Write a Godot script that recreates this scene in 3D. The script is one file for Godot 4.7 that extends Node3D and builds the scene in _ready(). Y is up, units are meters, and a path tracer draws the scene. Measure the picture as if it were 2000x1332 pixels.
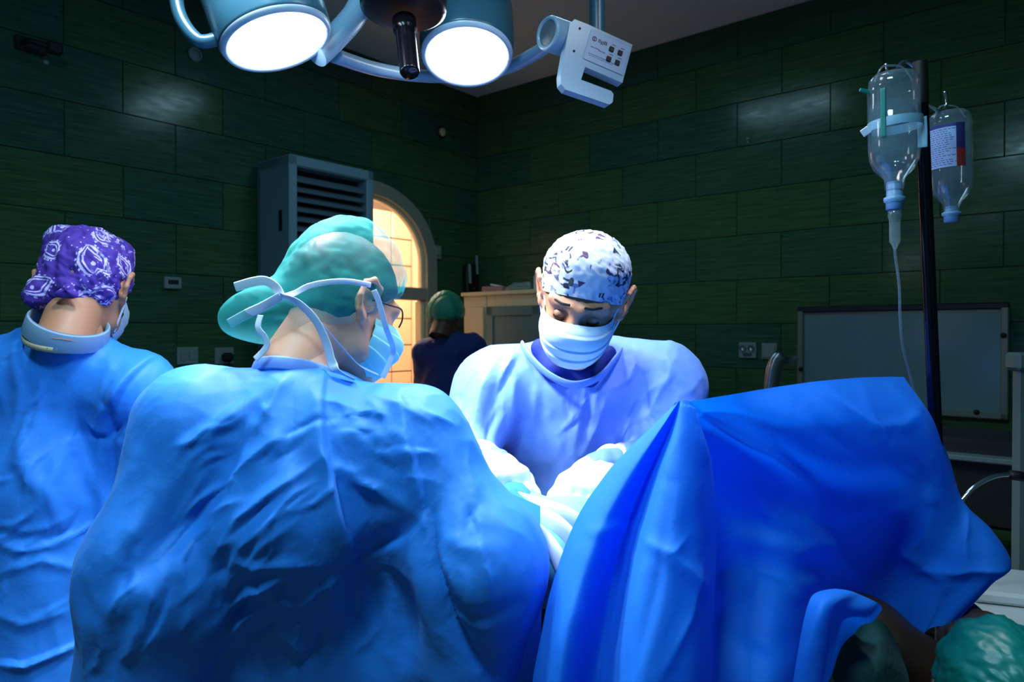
extends Node3D
# Operating theatre: camera at the origin of x and z, 1.45 m up, looking along -z. Depths below are metres along the view.

const EYE := 1.45
const FOCAL := 1399.0
const HORIZON := 650.0
const ROOM_H := 3.21
const CORNER := Vector3(-0.259, 0, -5.33)
const ALONG_LEFT := Vector3(0.643, 0, -0.766)
const ALONG_RIGHT := Vector3(0.766, 0, 0.643)
const FIELD := Vector3(0.04, 1.12, -1.42)

var M := {}
var taken := {}
var rng := RandomNumberGenerator.new()

# a measured point of the photograph at a depth, as a point of the place
func at(px: float, py: float, depth: float) -> Vector3:
	return Vector3((px - 1000.0) / FOCAL * depth, EYE + (HORIZON - py) / FOCAL * depth, -depth)

# ---------------------------------------------------------------- naming
func numbered(called: String) -> String:
	taken[called] = taken.get(called, -1) + 1
	return called if taken[called] == 0 else "%s_%03d" % [called, taken[called]]

func tag(o: Node3D, label: String, category: String, group := "", kind := "") -> Node3D:
	if label: o.set_meta("label", label)
	if category: o.set_meta("category", category)
	if group: o.set_meta("group", group)
	if kind: o.set_meta("kind", kind)
	return o

func thing(called: String, label: String, category: String, xf := Transform3D(), group := "", kind := "") -> Node3D:
	var o := Node3D.new()
	o.name = numbered(called)
	add_child(o)
	o.transform = xf
	return tag(o, label, category, group, kind)

func part(called: String, mesh: Mesh, material: Material, parent: Node3D, xf := Transform3D(), label := "") -> MeshInstance3D:
	var o := MeshInstance3D.new()
	o.name = numbered(called) if parent == self else called
	o.mesh = mesh
	o.material_override = material
	o.transform = xf
	o.cast_shadow = GeometryInstance3D.SHADOW_CASTING_SETTING_ON
	parent.add_child(o, true)
	if label: o.set_meta("label", label)
	return o

# a world-space mesh becomes a part of a thing that stands elsewhere
func wpart(called: String, mesh: Mesh, material: Material, parent: Node3D, label := "") -> MeshInstance3D:
	return part(called, mesh, material, parent, parent.global_transform.affine_inverse(), label)

func spot(p: Vector3, x := Vector3.RIGHT, y := Vector3.UP) -> Transform3D:
	var z := x.cross(y).normalized()
	return Transform3D(Basis(x.normalized(), z.cross(x).normalized(), z), p)

func facing(p: Vector3, front: Vector3, up := Vector3.UP) -> Transform3D:
	var z := front.normalized()
	var x := up.cross(z).normalized()
	return Transform3D(Basis(x, z.cross(x), z), p)

func along(p: Vector3, axis: Vector3) -> Transform3D:   # y runs along the axis
	var y := axis.normalized()
	var x := y.cross(Vector3(0.13, 0.2, 1)).normalized()
	return Transform3D(Basis(x, y, x.cross(y)), p)

# ---------------------------------------------------------------- meshes
func commit(v: PackedVector3Array, ix: PackedInt32Array, uv := PackedVector2Array(), closed := true) -> ArrayMesh:
	if closed:
		var vol := 0.0
		for i in range(0, ix.size(), 3):
			vol += v[ix[i]].dot(v[ix[i + 1]].cross(v[ix[i + 2]]))
		if vol > 0.0:
			ix.reverse()
	var n := PackedVector3Array()
	n.resize(v.size())
	for i in range(0, ix.size(), 3):
		var a := ix[i]; var b := ix[i + 1]; var c := ix[i + 2]
		var f := (v[c] - v[a]).cross(v[b] - v[a])
		n[a] += f; n[b] += f; n[c] += f
	for i in n.size():
		n[i] = n[i].normalized() if n[i].length_squared() > 1e-20 else Vector3.UP
	var arr := []
	arr.resize(Mesh.ARRAY_MAX)
	arr[Mesh.ARRAY_VERTEX] = v
	arr[Mesh.ARRAY_NORMAL] = n
	arr[Mesh.ARRAY_INDEX] = ix
	if uv.size() == v.size():
		arr[Mesh.ARRAY_TEX_UV] = uv
	var m := ArrayMesh.new()
	m.add_surface_from_arrays(Mesh.PRIMITIVE_TRIANGLES, arr)
	return m

func flat(v: PackedVector3Array, ix: PackedInt32Array, uv := PackedVector2Array()) -> ArrayMesh:
	var w := PackedVector3Array(); var j := PackedInt32Array(); var t := PackedVector2Array()
	for i in ix.size():
		w.append(v[ix[i]]); j.append(i)
		if uv.size() == v.size(): t.append(uv[ix[i]])
	return commit(w, j, t)

# box with chamfered edges, centred; uv: x along, y up
func box(s: Vector3, c := 0.004, uvo := Vector2.ZERO) -> ArrayMesh:
	var h := s * 0.5
	c = minf(c, minf(h.x, minf(h.y, h.z)) * 0.9)
	var v := PackedVector3Array(); var uv := PackedVector2Array()
	for k in 8:
		var g := Vector3(1 if k & 1 else -1, 1 if k & 2 else -1, 1 if k & 4 else -1)
		for a in 3:
			var q := Vector3(h.x - c, h.y - c, h.z - c)
			q[a] = h[a]
			v.append(q * g)
			uv.append(uvo + Vector2(q.x * g.x, -q.y * g.y))
	var ix := PackedInt32Array()
	var quad := func(a: int, b: int, e: int, d: int):
		var mid := (v[a] + v[b] + v[e] + v[d]) * 0.25
		if (v[b] - v[a]).cross(v[e] - v[a]).dot(mid) > 0.0:
			ix.append_array([a, e, b, a, d, e])
		else:
			ix.append_array([a, b, e, a, e, d])
	for a in 3:
		var b := (a + 1) % 3; var d := (a + 2) % 3
		for g in 2:
			var k := g << a
			quad.call(k * 3 + a, (k | 1 << b) * 3 + a, (k | 1 << b | 1 << d) * 3 + a, (k | 1 << d) * 3 + a)
		for p in 4:
			var k := ((p & 1) << b) | ((p >> 1) << d)
			var k2 := k | 1 << a
			quad.call(k * 3 + b, k2 * 3 + b, k2 * 3 + d, k * 3 + d)
	for k in 8:
		var mid := v[k * 3]
		if (v[k * 3 + 1] - v[k * 3]).cross(v[k * 3 + 2] - v[k * 3]).dot(mid) > 0.0:
			ix.append_array([k * 3, k * 3 + 2, k * 3 + 1])
		else:
			ix.append_array([k * 3, k * 3 + 1, k * 3 + 2])
	return flat(v, ix, uv)

# profile of (radius, y) points turned about y
func lathe(profile: Array, seg := 32) -> ArrayMesh:
	var v := PackedVector3Array(); var ix := PackedInt32Array(); var uv := PackedVector2Array()
	var n := profile.size()
	for i in n:
		for s in seg + 1:
			var a := TAU * s / seg
			v.append(Vector3(cos(a) * profile[i].x, profile[i].y, sin(a) * profile[i].x))
			uv.append(Vector2(float(s) / seg, float(i) / (n - 1)))
	for i in n - 1:
		for s in seg:
			var a := i * (seg + 1) + s
			ix.append_array([a, a + 1, a + seg + 1, a + 1, a + seg + 2, a + seg + 1])
	return commit(v, ix, uv)

func spline(pts: Array, per := 8) -> Array:
	var out := []
	var n := pts.size()
	for i in n - 1:
		var p0: Vector3 = pts[maxi(i - 1, 0)]; var p1: Vector3 = pts[i]; var p2: Vector3 = pts[i + 1]; var p3: Vector3 = pts[mini(i + 2, n - 1)]
		for s in per:
			out.append(p1.cubic_interpolate(p2, p0, p3, float(s) / per))
	out.append(pts[n - 1])
	return out

# round or flattened tube through points; w across, t thick; side hints the direction of the width
func tube(pts: Array, r: float, seg := 10, per := 8, t := -1.0, side := Vector3.ZERO, r2 := -1.0) -> ArrayMesh:
	var c := spline(pts, per) if per > 1 else pts
	var v := PackedVector3Array(); var ix := PackedInt32Array(); var uv := PackedVector2Array()
	var n := c.size()
	var prev := side if side != Vector3.ZERO else Vector3(0.31, 0.9, 0.27)
	for i in n:
		var d: Vector3 = (c[mini(i + 1, n - 1)] - c[maxi(i - 1, 0)]).normalized()
		var hint := side if side != Vector3.ZERO else prev
		var x := (hint - d * hint.dot(d)).normalized()
		if x.length() < 0.5: x = d.cross(Vector3(0.3, 1, 0.2)).normalized()
		prev = x
		var y := d.cross(x)
		var rr := r if r2 < 0.0 else lerpf(r, r2, float(i) / (n - 1))
		var ty := rr if t < 0.0 else t
		for s in seg:
			var a := TAU * s / seg
			v.append(c[i] + x * cos(a) * rr + y * sin(a) * ty)
			uv.append(Vector2(float(s) / seg, float(i) / (n - 1)))
	for i in n - 1:
		for s in seg:
			var a := i * seg + s; var b := i * seg + (s + 1) % seg
			ix.append_array([a, b, a + seg, b, b + seg, a + seg])
	v.append(c[0]); v.append(c[n - 1]); uv.append(Vector2.ZERO); uv.append(Vector2.ONE)
	for s in seg:
		ix.append_array([v.size() - 2, (s + 1) % seg, s])
		ix.append_array([v.size() - 1, (n - 1) * seg + s, (n - 1) * seg + (s + 1) % seg])
	return commit(v, ix, uv)

# flat polygon (x, y) pushed out along z by depth, from z0
func extrude(poly: PackedVector2Array, z0: float, z1: float, uvo := Vector2.ZERO) -> ArrayMesh:
	var tri := Geometry2D.triangulate_polygon(poly)
	var v := PackedVector3Array(); var ix := PackedInt32Array(); var uv := PackedVector2Array()
	var n := poly.size()
	for z in [z0, z1]:
		for p in poly:
			v.append(Vector3(p.x, p.y, z)); uv.append(uvo + Vector2(p.x, -p.y))
	for i in range(0, tri.size(), 3):
		ix.append_array([tri[i], tri[i + 1], tri[i + 2], tri[i] + n, tri[i + 2] + n, tri[i + 1] + n])
	var area := 0.0
	for i in n: area += poly[i].cross(poly[(i + 1) % n])
	var t0 := (poly[tri[1]] - poly[tri[0]]).cross(poly[tri[2]] - poly[tri[0]])
	for i in n:
		var j := (i + 1) % n
		if (area > 0) == (t0 > 0): ix.append_array([j, i, i + n, j, i + n, j + n])
		else: ix.append_array([i, j, i + n, j, j + n, i + n])
	return flat(v, ix, uv)

# open sheet over a grid of points (rows of equal length)
func sheet(rows: Array, wrap := false) -> ArrayMesh:
	var v := PackedVector3Array(); var ix := PackedInt32Array(); var uv := PackedVector2Array()
	var n: int = rows[0].size(); var k := rows.size()
	for i in k:
		for j in n:
			v.append(rows[i][j]); uv.append(Vector2(float(j) / (n - 1), float(i) / (k - 1)))
	for i in k - 1:
		for j in n if wrap else n - 1:
			var a := i * n + j; var b := i * n + (j + 1) % n
			ix.append_array([a, b, a + n, b, b + n, a + n])
	return commit(v, ix, uv, false)

# finer grid through a coarse grid of control points
func refine(ctrl: Array, nu: int, nv: int) -> Array:
	var cols := []
	for row in ctrl:
		cols.append(resample(row, nu))
	var out := []
	for i in nv: out.append([])
	for j in nu:
		var line := []
		for i in cols.size(): line.append(cols[i][j])
		var fine := resample(line, nv)
		for i in nv: out[i].append(fine[i])
	return out

func resample(p: Array, n: int) -> Array:
	var out := []
	var k := p.size()
	for s in n:
		var u := float(s) / (n - 1) * (k - 1)
		var i := mini(int(u), k - 2)
		out.append((p[i] as Vector3).cubic_interpolate(p[i + 1], p[maxi(i - 1, 0)], p[mini(i + 2, k - 1)], u - i))
	return out

# ---------------------------------------------------------------- rounded bodies: a field of tapered limbs and ellipsoids, meshed
class Field:
	var a := PackedVector3Array(); var ba := PackedVector3Array(); var inv := PackedFloat32Array()
	var ra := PackedFloat32Array(); var rb := PackedFloat32Array(); var kk := PackedFloat32Array()
	var ec := PackedVector3Array(); var er := PackedVector3Array(); var eb: Array[Basis] = []; var ek := PackedFloat32Array()
	var cc := PackedVector3Array(); var cr := PackedFloat32Array(); var ck := PackedFloat32Array()
	func limb(p: Vector3, q: Vector3, r: float, s: float, k := 0.03) -> void:
		a.append(p); ba.append(q - p); inv.append(1.0 / maxf((q - p).length_squared(), 1e-9)); ra.append(r); rb.append(s - r); kk.append(k)
	func blob(c: Vector3, r: Vector3, k := 0.02, b := Basis()) -> void:
		ec.append(c); er.append(r); eb.append(b.inverse()); ek.append(k)
	func hollow(c: Vector3, r: float, k := 0.01) -> void:
		cc.append(c); cr.append(r); ck.append(k)
	func dist(p: Vector3) -> float:
		var d := 1e3
		for i in a.size():
			var pa := p - a[i]
			var t := clampf(pa.dot(ba[i]) * inv[i], 0.0, 1.0)
			var e := (pa - ba[i] * t).length() - ra[i] - rb[i] * t
			var k := kk[i]
			var h := k - absf(d - e)
			d = minf(d, e)
			if h > 0.0: d -= h * h / (4.0 * k)
		for i in ec.size():
			var q := eb[i] * (p - ec[i])
			var s := q / er[i]
			var k0 := s.length()
			var k1 := (s / er[i]).length()
			var e := k0 * (k0 - 1.0) / k1 if k1 > 1e-6 else -0.05
			var k := ek[i]
			var h := k - absf(d - e)
			d = minf(d, e)
			if h > 0.0: d -= h * h / (4.0 * k)
		for i in cc.size():
			var e := cr[i] - (p - cc[i]).length()
			var k := ck[i]
			var h := k - absf(d - e)
			d = maxf(d, e)
			if h > 0.0: d += h * h / (4.0 * k)
		return d

# surface nets over the field, looking only near its surface: [vertices, indices]
func net(f: Field, lo: Vector3, hi: Vector3, cell: float) -> Array:
	var bx := int(ceil((hi.x - lo.x) / cell / 4)); var by := int(ceil((hi.y - lo.y) / cell / 4)); var bz := int(ceil((hi.z - lo.z) / cell / 4))
	var nx := bx * 4 + 1; var ny := by * 4 + 1; var nz := bz * 4 + 1
	var val := PackedFloat32Array(); val.resize(nx * ny * nz); val.fill(1e6)
	var vid := PackedInt32Array(); vid.resize(nx * ny * nz); vid.fill(-1)
	var active := PackedInt32Array()
	var reach := cell * 4.0 * 0.87 * 1.35
	for z in bz: for y in by: for x in bx:
		if absf(f.dist(lo + Vector3(x + 0.5, y + 0.5, z + 0.5) * cell * 4.0)) < reach:
			active.append(x); active.append(y); active.append(z)
			for k in 5: for j in 5:
				var row := ((z * 4 + k) * ny + y * 4 + j) * nx + x * 4
				for i in 5:
					if val[row + i] > 1e5:
						val[row + i] = f.dist(lo + Vector3(x * 4 + i, y * 4 + j, z * 4 + k) * cell)
	var v := PackedVector3Array(); var ix := PackedInt32Array()
	var sx := 1; var sy := nx; var sz := nx * ny
	var off := PackedInt32Array([0, sx, sy, sx + sy, sz, sx + sz, sy + sz, sx + sy + sz])
	var ea := PackedInt32Array([0, 2, 4, 6, 0, 1, 4, 5, 0, 1, 2, 3]); var eb := PackedInt32Array([1, 3, 5, 7, 2, 3, 6, 7, 4, 5, 6, 7])
	var cells := PackedInt32Array()
	for n in range(0, active.size(), 3):
		for k in 4: for j in 4: for i in 4:
			var c := ((active[n + 2] * 4 + k) * ny + active[n + 1] * 4 + j) * nx + active[n] * 4 + i
			var m := 0
			for q in 8:
				if val[c + off[q]] < 0.0: m |= 1 << q
			if m == 0 or m == 255: continue
			var s := Vector3.ZERO; var cnt := 0
			for e in 12:
				var qa := ea[e]; var qb := eb[e]
				if ((m >> qa) & 1) != ((m >> qb) & 1):
					var va := val[c + off[qa]]; var vb := val[c + off[qb]]
					var t := va / (va - vb)
					var pa := Vector3(qa & 1, (qa >> 1) & 1, qa >> 2)
					s += pa.lerp(Vector3(qb & 1, (qb >> 1) & 1, qb >> 2), t); cnt += 1
			vid[c] = v.size(); cells.append(c)
			v.append(lo + (Vector3(active[n] * 4 + i, active[n + 1] * 4 + j, active[n + 2] * 4 + k) + s / cnt) * cell)
	for c in cells:
		var v0 := val[c] < 0.0
		for ax in 3:
			var d: int = [sx, sy, sz][ax]; var e: int = [sy, sz, sx][ax]; var g: int = [sz, sx, sy][ax]
			if (val[c + d] < 0.0) == v0: continue
			if c - e - g < 0: continue
			var q0 := vid[c]; var q1 := vid[c - e]; var q2 := vid[c - e - g]; var q3 := vid[c - g]
			if q1 < 0 or q2 < 0 or q3 < 0: continue
			if v0: ix.append_array([q0, q2, q1, q0, q3, q2])
			else: ix.append_array([q0, q1, q2, q0, q2, q3])
	return [v, ix]

func bounds(f: Field, pad: float) -> Array:
	var lo := Vector3(1e3, 1e3, 1e3); var hi := -lo
	for i in f.a.size():
		for q in [f.a[i], f.a[i] + f.ba[i]]:
			var r := maxf(f.ra[i], f.ra[i] + f.rb[i]) + pad
			lo = lo.min(q - Vector3(r, r, r)); hi = hi.max(q + Vector3(r, r, r))
	for i in f.ec.size():
		var r := f.er[i].length() + pad
		lo = lo.min(f.ec[i] - Vector3(r, r, r)); hi = hi.max(f.ec[i] + Vector3(r, r, r))
	return [lo, hi]

func normals(v: PackedVector3Array, ix: PackedInt32Array) -> PackedVector3Array:
	var n := PackedVector3Array(); n.resize(v.size())
	for i in range(0, ix.size(), 3):
		var a := ix[i]; var b := ix[i + 1]; var c := ix[i + 2]
		var f := (v[c] - v[a]).cross(v[b] - v[a])
		n[a] += f; n[b] += f; n[c] += f
	for i in n.size(): n[i] = n[i].normalized()
	return n

# Folds pressed into cloth: each is [polyline of Vector3, height, half width, sharpness]; sharpness 0 is a soft roll, 1 a crease, 2 a step with one sharp flank
func crease(v: PackedVector3Array, ix: PackedInt32Array, folds: Array, front := Vector3(0, 0, 1), crinkle := 0.002, scale := 9.0, seed := 1) -> PackedVector3Array:
	var n := normals(v, ix)
	# make the normals point out of the cloth towards its front
	var fx := front.cross(Vector3.UP).normalized()
	var fine := FastNoiseLite.new()
	fine.seed = seed; fine.frequency = 1.0; fine.fractal_type = FastNoiseLite.FRACTAL_RIDGED; fine.fractal_octaves = 2
	var segs := []
	for f in folds:
		var lo := Vector2(1e3, 1e3); var hi := -lo
		var line := PackedVector2Array()
		for p in f[0]:
			var q := Vector2(fx.dot(p), p.y)
			line.append(q); lo = lo.min(q); hi = hi.max(q)
		segs.append([line, f[1], f[2], f[3], lo - Vector2(f[2], f[2]) * 2.2, hi + Vector2(f[2], f[2]) * 2.2])
	for i in v.size():
		var p := v[i]
		var d := 0.0
		var face := n[i].dot(front)
		if face > -0.1:
			var q := Vector2(fx.dot(p), p.y)
			for s in segs:
				if q.x < s[4].x or q.y < s[4].y or q.x > s[5].x or q.y > s[5].y: continue
				var line: PackedVector2Array = s[0]
				var best := 1e3; var sign := 1.0; var tt := 0.0
				for k in line.size() - 1:
					var e := line[k + 1] - line[k]
					var w := q - line[k]
					var t := clampf(w.dot(e) / e.length_squared(), 0.0, 1.0)
					var g := (w - e * t).length()
					if g < best:
						best = g; sign = signf(e.cross(w)); tt = (k + t) / (line.size() - 1)
				var u: float = best / s[2]
				if u > 2.0: continue
				var ends := sin(PI * clampf(tt, 0.04, 0.96)) * 0.75 + 0.25
				var h := 0.0
				if s[3] < 0.5: h = exp(-u * u * 1.4)
				elif s[3] < 1.5: h = maxf(0.0, 1.0 - u * 0.55) * exp(-u * 0.6)
				else: h = exp(-u * u) if sign > 0 else exp(-u * u * 12.0)
				d += s[1] * h * ends
			d *= smoothstep(-0.1, 0.25, face)
		if crinkle > 0.0:
			d += crinkle * fine.get_noise_3d(p.x * scale, p.y * scale * 0.55, p.z * scale)
		v[i] = p + n[i] * d
	return v

# every triangle cut in four, then eased once
func finer(v: PackedVector3Array, ix: PackedInt32Array) -> Array:
	var mid := {}
	var out := PackedInt32Array()
	var n := v.size()
	for i in range(0, ix.size(), 3):
		var m := [0, 0, 0]
		for e in 3:
			var a := ix[i + e]; var b := ix[i + (e + 1) % 3]
			var key := mini(a, b) * 4000000 + maxi(a, b)
			if not mid.has(key):
				mid[key] = v.size()
				v.append((v[a] + v[b]) * 0.5)
			m[e] = mid[key]
		out.append_array([ix[i], m[0], m[2], m[0], ix[i + 1], m[1], m[2], m[1], ix[i + 2], m[0], m[1], m[2]])
	for turn in 2:
		var sum := PackedVector3Array(); sum.resize(v.size())
		var cnt := PackedInt32Array(); cnt.resize(v.size())
		for i in range(0, out.size(), 3):
			for e in 3:
				var a := out[i + e]
				sum[a] += v[out[i + (e + 1) % 3]] + v[out[i + (e + 2) % 3]]; cnt[a] += 2
		for i in v.size(): v[i] = v[i].lerp(sum[i] / maxi(cnt[i], 1), 0.5)
	return [v, out]

func oriented(v: PackedVector3Array, ix: PackedInt32Array) -> PackedInt32Array:
	var vol := 0.0
	for i in range(0, ix.size(), 3):
		vol += v[ix[i]].dot(v[ix[i + 1]].cross(v[ix[i + 2]]))
	if vol > 0.0: ix.reverse()
	return ix

# ---------------------------------------------------------------- materials
func mat(called: String, c: Color, rough := 0.6, metal := 0.0) -> StandardMaterial3D:
	var m := StandardMaterial3D.new()
	m.resource_name = called
	m.albedo_color = c; m.roughness = rough; m.metallic = metal
	m.cull_mode = BaseMaterial3D.CULL_DISABLED
	M[called] = m
	return m

func clear(m: StandardMaterial3D, alpha: float) -> StandardMaterial3D:
	m.transparency = BaseMaterial3D.TRANSPARENCY_ALPHA
	m.albedo_color.a = alpha
	return m

func noise_image(w: int, h: int, fx: float, fy: float, oct: int, seed: int, a: Color, b: Color, ridged := false) -> Image:
	var n := FastNoiseLite.new()
	n.seed = seed; n.frequency = 1.0; n.fractal_octaves = oct
	if ridged: n.fractal_type = FastNoiseLite.FRACTAL_RIDGED
	var im := Image.create(w, h, false, Image.FORMAT_RGB8)
	for y in h: for x in w:
		# wraps round so that repeats do not show a seam
		var ax := TAU * x / w; var v := n.get_noise_3d(cos(ax) * fx, sin(ax) * fx, float(y) / h * fy)
		im.set_pixel(x, y, a.lerp(b, clampf(v * 0.9 + 0.5, 0, 1)))
	return im

func tex(im: Image) -> ImageTexture:
	im.generate_mipmaps()
	return ImageTexture.create_from_image(im)

func relief(m: StandardMaterial3D, size: float, depth_cm: float, seed: int, oct := 4, ridged := false) -> void:
	var n := FastNoiseLite.new()
	n.seed = seed; n.frequency = 0.02; n.fractal_octaves = oct
	if ridged: n.fractal_type = FastNoiseLite.FRACTAL_RIDGED
	var im := n.get_seamless_image(256, 256)
	m.uv1_triplanar = true
	m.uv1_scale = Vector3.ONE / size
	m.heightmap_enabled = true
	m.heightmap_scale = depth_cm
	m.heightmap_texture = tex(im)

# ---------------------------------------------------------------- the place
func _ready() -> void:
	rng.seed = 7
	set_view()
	make_materials()
	build_shell()
	build_corridor()
	build_doorway()
	build_air_conditioner()
	build_wall_fittings()
	build_cabinets()
	build_viewer_panel()
	build_surgical_lamp()
	build_ceiling_and_fill_light()
	build_table()
	build_drapes()
	build_iv_stand()
	build_anaesthesia()
	build_people()

func set_view() -> void:
	var cam := Camera3D.new()
	cam.name = "camera"
	cam.fov = rad_to_deg(2.0 * atan(666.0 / FOCAL))
	cam.position = Vector3(0, EYE, 0)
	cam.rotation.x = -atan((666.0 - HORIZON) / FOCAL)
	cam.near = 0.05; cam.far = 60.0
	var lens := CameraAttributesPhysical.new()
	lens.frustum_focal_length = 25.0
	lens.frustum_focus_distance = 1.45
	lens.exposure_aperture = 5.6
	lens.exposure_multiplier = 1.0
	cam.attributes = lens
	add_child(cam)
	cam.current = true
	var env := Environment.new()
	env.background_mode = Environment.BG_COLOR
	env.background_color = Color(0.02, 0.025, 0.03)
	env.tonemap_mode = Environment.TONE_MAPPER_LINEAR
	env.tonemap_exposure = 1.7
	env.sdfgi_enabled = true; env.ssao_enabled = true; env.ssil_enabled = true
	var we := WorldEnvironment.new()
	we.name = "environment"
	we.environment = env
	add_child(we)

func make_materials() -> void:
	for k in 4:
		var t: float = [0.0, 0.35, 0.7, 1.0][k]
		var m := mat("green_tile_%d" % k, Color.WHITE, 0.22)
		var a := Color(0.165, 0.295, 0.225).lerp(Color(0.205, 0.32, 0.19), t)
		var b := Color(0.235, 0.375, 0.29).lerp(Color(0.285, 0.405, 0.25), t)
		m.albedo_texture = tex(noise_image(128, 256, 0.55, 34.0, 4, 11 + k * 5, a, b))
		m.roughness_texture = tex(noise_image(64, 64, 1.2, 20.0, 3, 40 + k, Color(0.55, 0.55, 0.55), Color.WHITE))
		m.uv1_scale = Vector3(1.2, 2.1, 1); m.metallic_specular = 0.28
	mat("grout", Color(0.24, 0.33, 0.28), 0.9)
	relief(mat("ceiling_paint", Color(0.90, 0.91, 0.88), 0.9), 0.6, 0.05, 3)
	mat("plaster", Color(0.42, 0.47, 0.44), 0.9)
	mat("floor_tile", Color(0.33, 0.36, 0.35), 0.4)
	mat("peach_tile", Color(0.90, 0.76, 0.64), 0.3)
	mat("peach_grout", Color(0.40, 0.32, 0.25), 0.9)
	mat("frame_paint", Color(0.58, 0.56, 0.50), 0.5)
	mat("bead_cream", Color(0.90, 0.82, 0.66), 0.4)
	clear(mat("pane_glass", Color(0.95, 0.97, 0.96), 0.02), 0.08)
	mat("appliance_grey", Color(0.45, 0.56, 0.60), 0.45)
	mat("appliance_dark", Color(0.05, 0.07, 0.08), 0.5)
	mat("louvre_grey", Color(0.34, 0.42, 0.46), 0.45)
	mat("lamp_enamel", Color(0.18, 0.36, 0.44), 0.28)
	mat("lamp_enamel_lit", Color(0.52, 0.66, 0.76), 0.28)  # same enamel where more light falls, the brightness put into the colour
	mat("lamp_rim", Color(0.72, 0.80, 0.87), 0.25)
	mat("hub_dark", Color(0.10, 0.10, 0.13), 0.28)
	mat("handle_dark", Color(0.09, 0.09, 0.12), 0.18, 0.6)
	mat("rubber_dark", Color(0.03, 0.03, 0.035), 0.6)
	mat("chrome", Color(0.80, 0.83, 0.88), 0.12, 1.0)
	mat("dark_chrome", Color(0.20, 0.22, 0.30), 0.14, 1.0)
	mat("steel", Color(0.62, 0.65, 0.68), 0.3, 1.0)
	mat("white_plastic", Color(0.78, 0.82, 0.82), 0.35)
	mat("switch_plastic", Color(0.50, 0.56, 0.53), 0.4)
	mat("cream_cabinet", Color(0.83, 0.76, 0.60), 0.4)
	mat("teal_cabinet", Color(0.38, 0.48, 0.46), 0.4)
	mat("panel_grey", Color(0.42, 0.54, 0.55), 0.18)
	mat("panel_frame", Color(0.50, 0.52, 0.46), 0.35, 0.4)
	var g := mat("lamp_glow", Color(1, 1, 1), 0.3)
	g.emission_enabled = true; g.emission = Color(0.93, 0.97, 1.0); g.emission_energy_multiplier = 6.0
	var w := mat("corridor_glow", Color(1, 1, 1), 0.3)
	w.emission_enabled = true; w.emission = Color(1.0, 0.85, 0.66); w.emission_energy_multiplier = 2.0
	var t2 := mat("ceiling_glow", Color(1, 1, 1), 0.3)
	t2.emission_enabled = true; t2.emission = Color(0.75, 0.88, 1.0); t2.emission_energy_multiplier = 0.2
	# cloth
	var gown := mat("gown_blue", Color(0.14, 0.52, 0.92), 0.6)
	relief(gown, 0.22, 0.045, 21, 4, true)
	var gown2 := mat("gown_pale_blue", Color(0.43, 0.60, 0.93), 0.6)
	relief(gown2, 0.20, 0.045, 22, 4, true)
	var drape := mat("drape_blue", Color(0.04, 0.52, 0.96), 0.7)
	relief(drape, 0.10, 0.03, 23, 3)
	drape.backlight_enabled = true; drape.backlight = Color(0.02, 0.42, 0.84)
	for m in [gown, gown2, drape]:
		m.rim_enabled = true; m.rim = 0.12 if m == drape else 0.32; m.rim_tint = 0.45
	mat("towel_white", Color(0.76, 0.82, 0.85), 0.85)
	mat("towel_green", Color(0.45, 0.72, 0.72), 0.85)
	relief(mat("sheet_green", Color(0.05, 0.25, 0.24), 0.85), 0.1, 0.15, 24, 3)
	mat("scrubs_navy", Color(0.07, 0.14, 0.38), 0.85)
	mat("shirt_blue", Color(0.02, 0.16, 0.55), 0.8)
	var cap := clear(mat("cap_mesh", Color(0.06, 0.64, 0.62), 0.8), 0.42)
	cap.rim_enabled = true; cap.rim = 0.5; cap.rim_tint = 0.8
	clear(mat("cap_mesh_far", Color(0.14, 0.56, 0.44), 0.6), 0.6)
	mat("cap_solid", Color(0.03, 0.47, 0.43), 0.4)
	mat("hair_black", Color(0.03, 0.03, 0.04), 0.55)
	var sk := mat("skin", Color(0.72, 0.50, 0.38), 0.5)
	sk.subsurf_scatter_enabled = true; sk.subsurf_scatter_strength = 0.12
	mat("skin_pale", Color(0.80, 0.60, 0.48), 0.5)
	mat("skin_dark", Color(0.30, 0.18, 0.13), 0.5)
	mat("lash", Color(0.13, 0.085, 0.07), 0.7)
	mat("eye_white", Color(0.8, 0.78, 0.75), 0.2)
	mat("tie_white", Color(0.86, 0.90, 0.97), 0.7)
	mat("tie_pale", Color(0.55, 0.68, 0.80), 0.7)
	mat("mask_white", Color(0.74, 0.83, 0.88), 0.75)
	mat("mask_mint", Color(0.55, 0.86, 0.84), 0.75)
	mat("glove", Color(0.84, 0.85, 0.92), 0.5)
	mat("shoe", Color(0.08, 0.09, 0.1), 0.6)

func left_frame() -> Transform3D:
	return Transform3D(Basis(ALONG_LEFT, Vector3.UP, Vector3(0.766, 0, 0.643)), CORNER)

func right_frame() -> Transform3D:
	return Transform3D(Basis(ALONG_RIGHT, Vector3.UP, Vector3(-0.643, 0, 0.766)), CORNER)

# where the line of sight to a measured point meets a wall, in the wall's own x and y
func on_wall(frame: Transform3D, px: float, py: float, out := 0.008) -> Vector3:
	var d := at(px, py, 1.0) - Vector3(0, EYE, 0)
	var n := frame.basis.z
	var t := (frame.origin + n * out - Vector3(0, EYE, 0)).dot(n) / d.dot(n)
	return frame.affine_inverse() * (Vector3(0, EYE, 0) + d * t)

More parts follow.
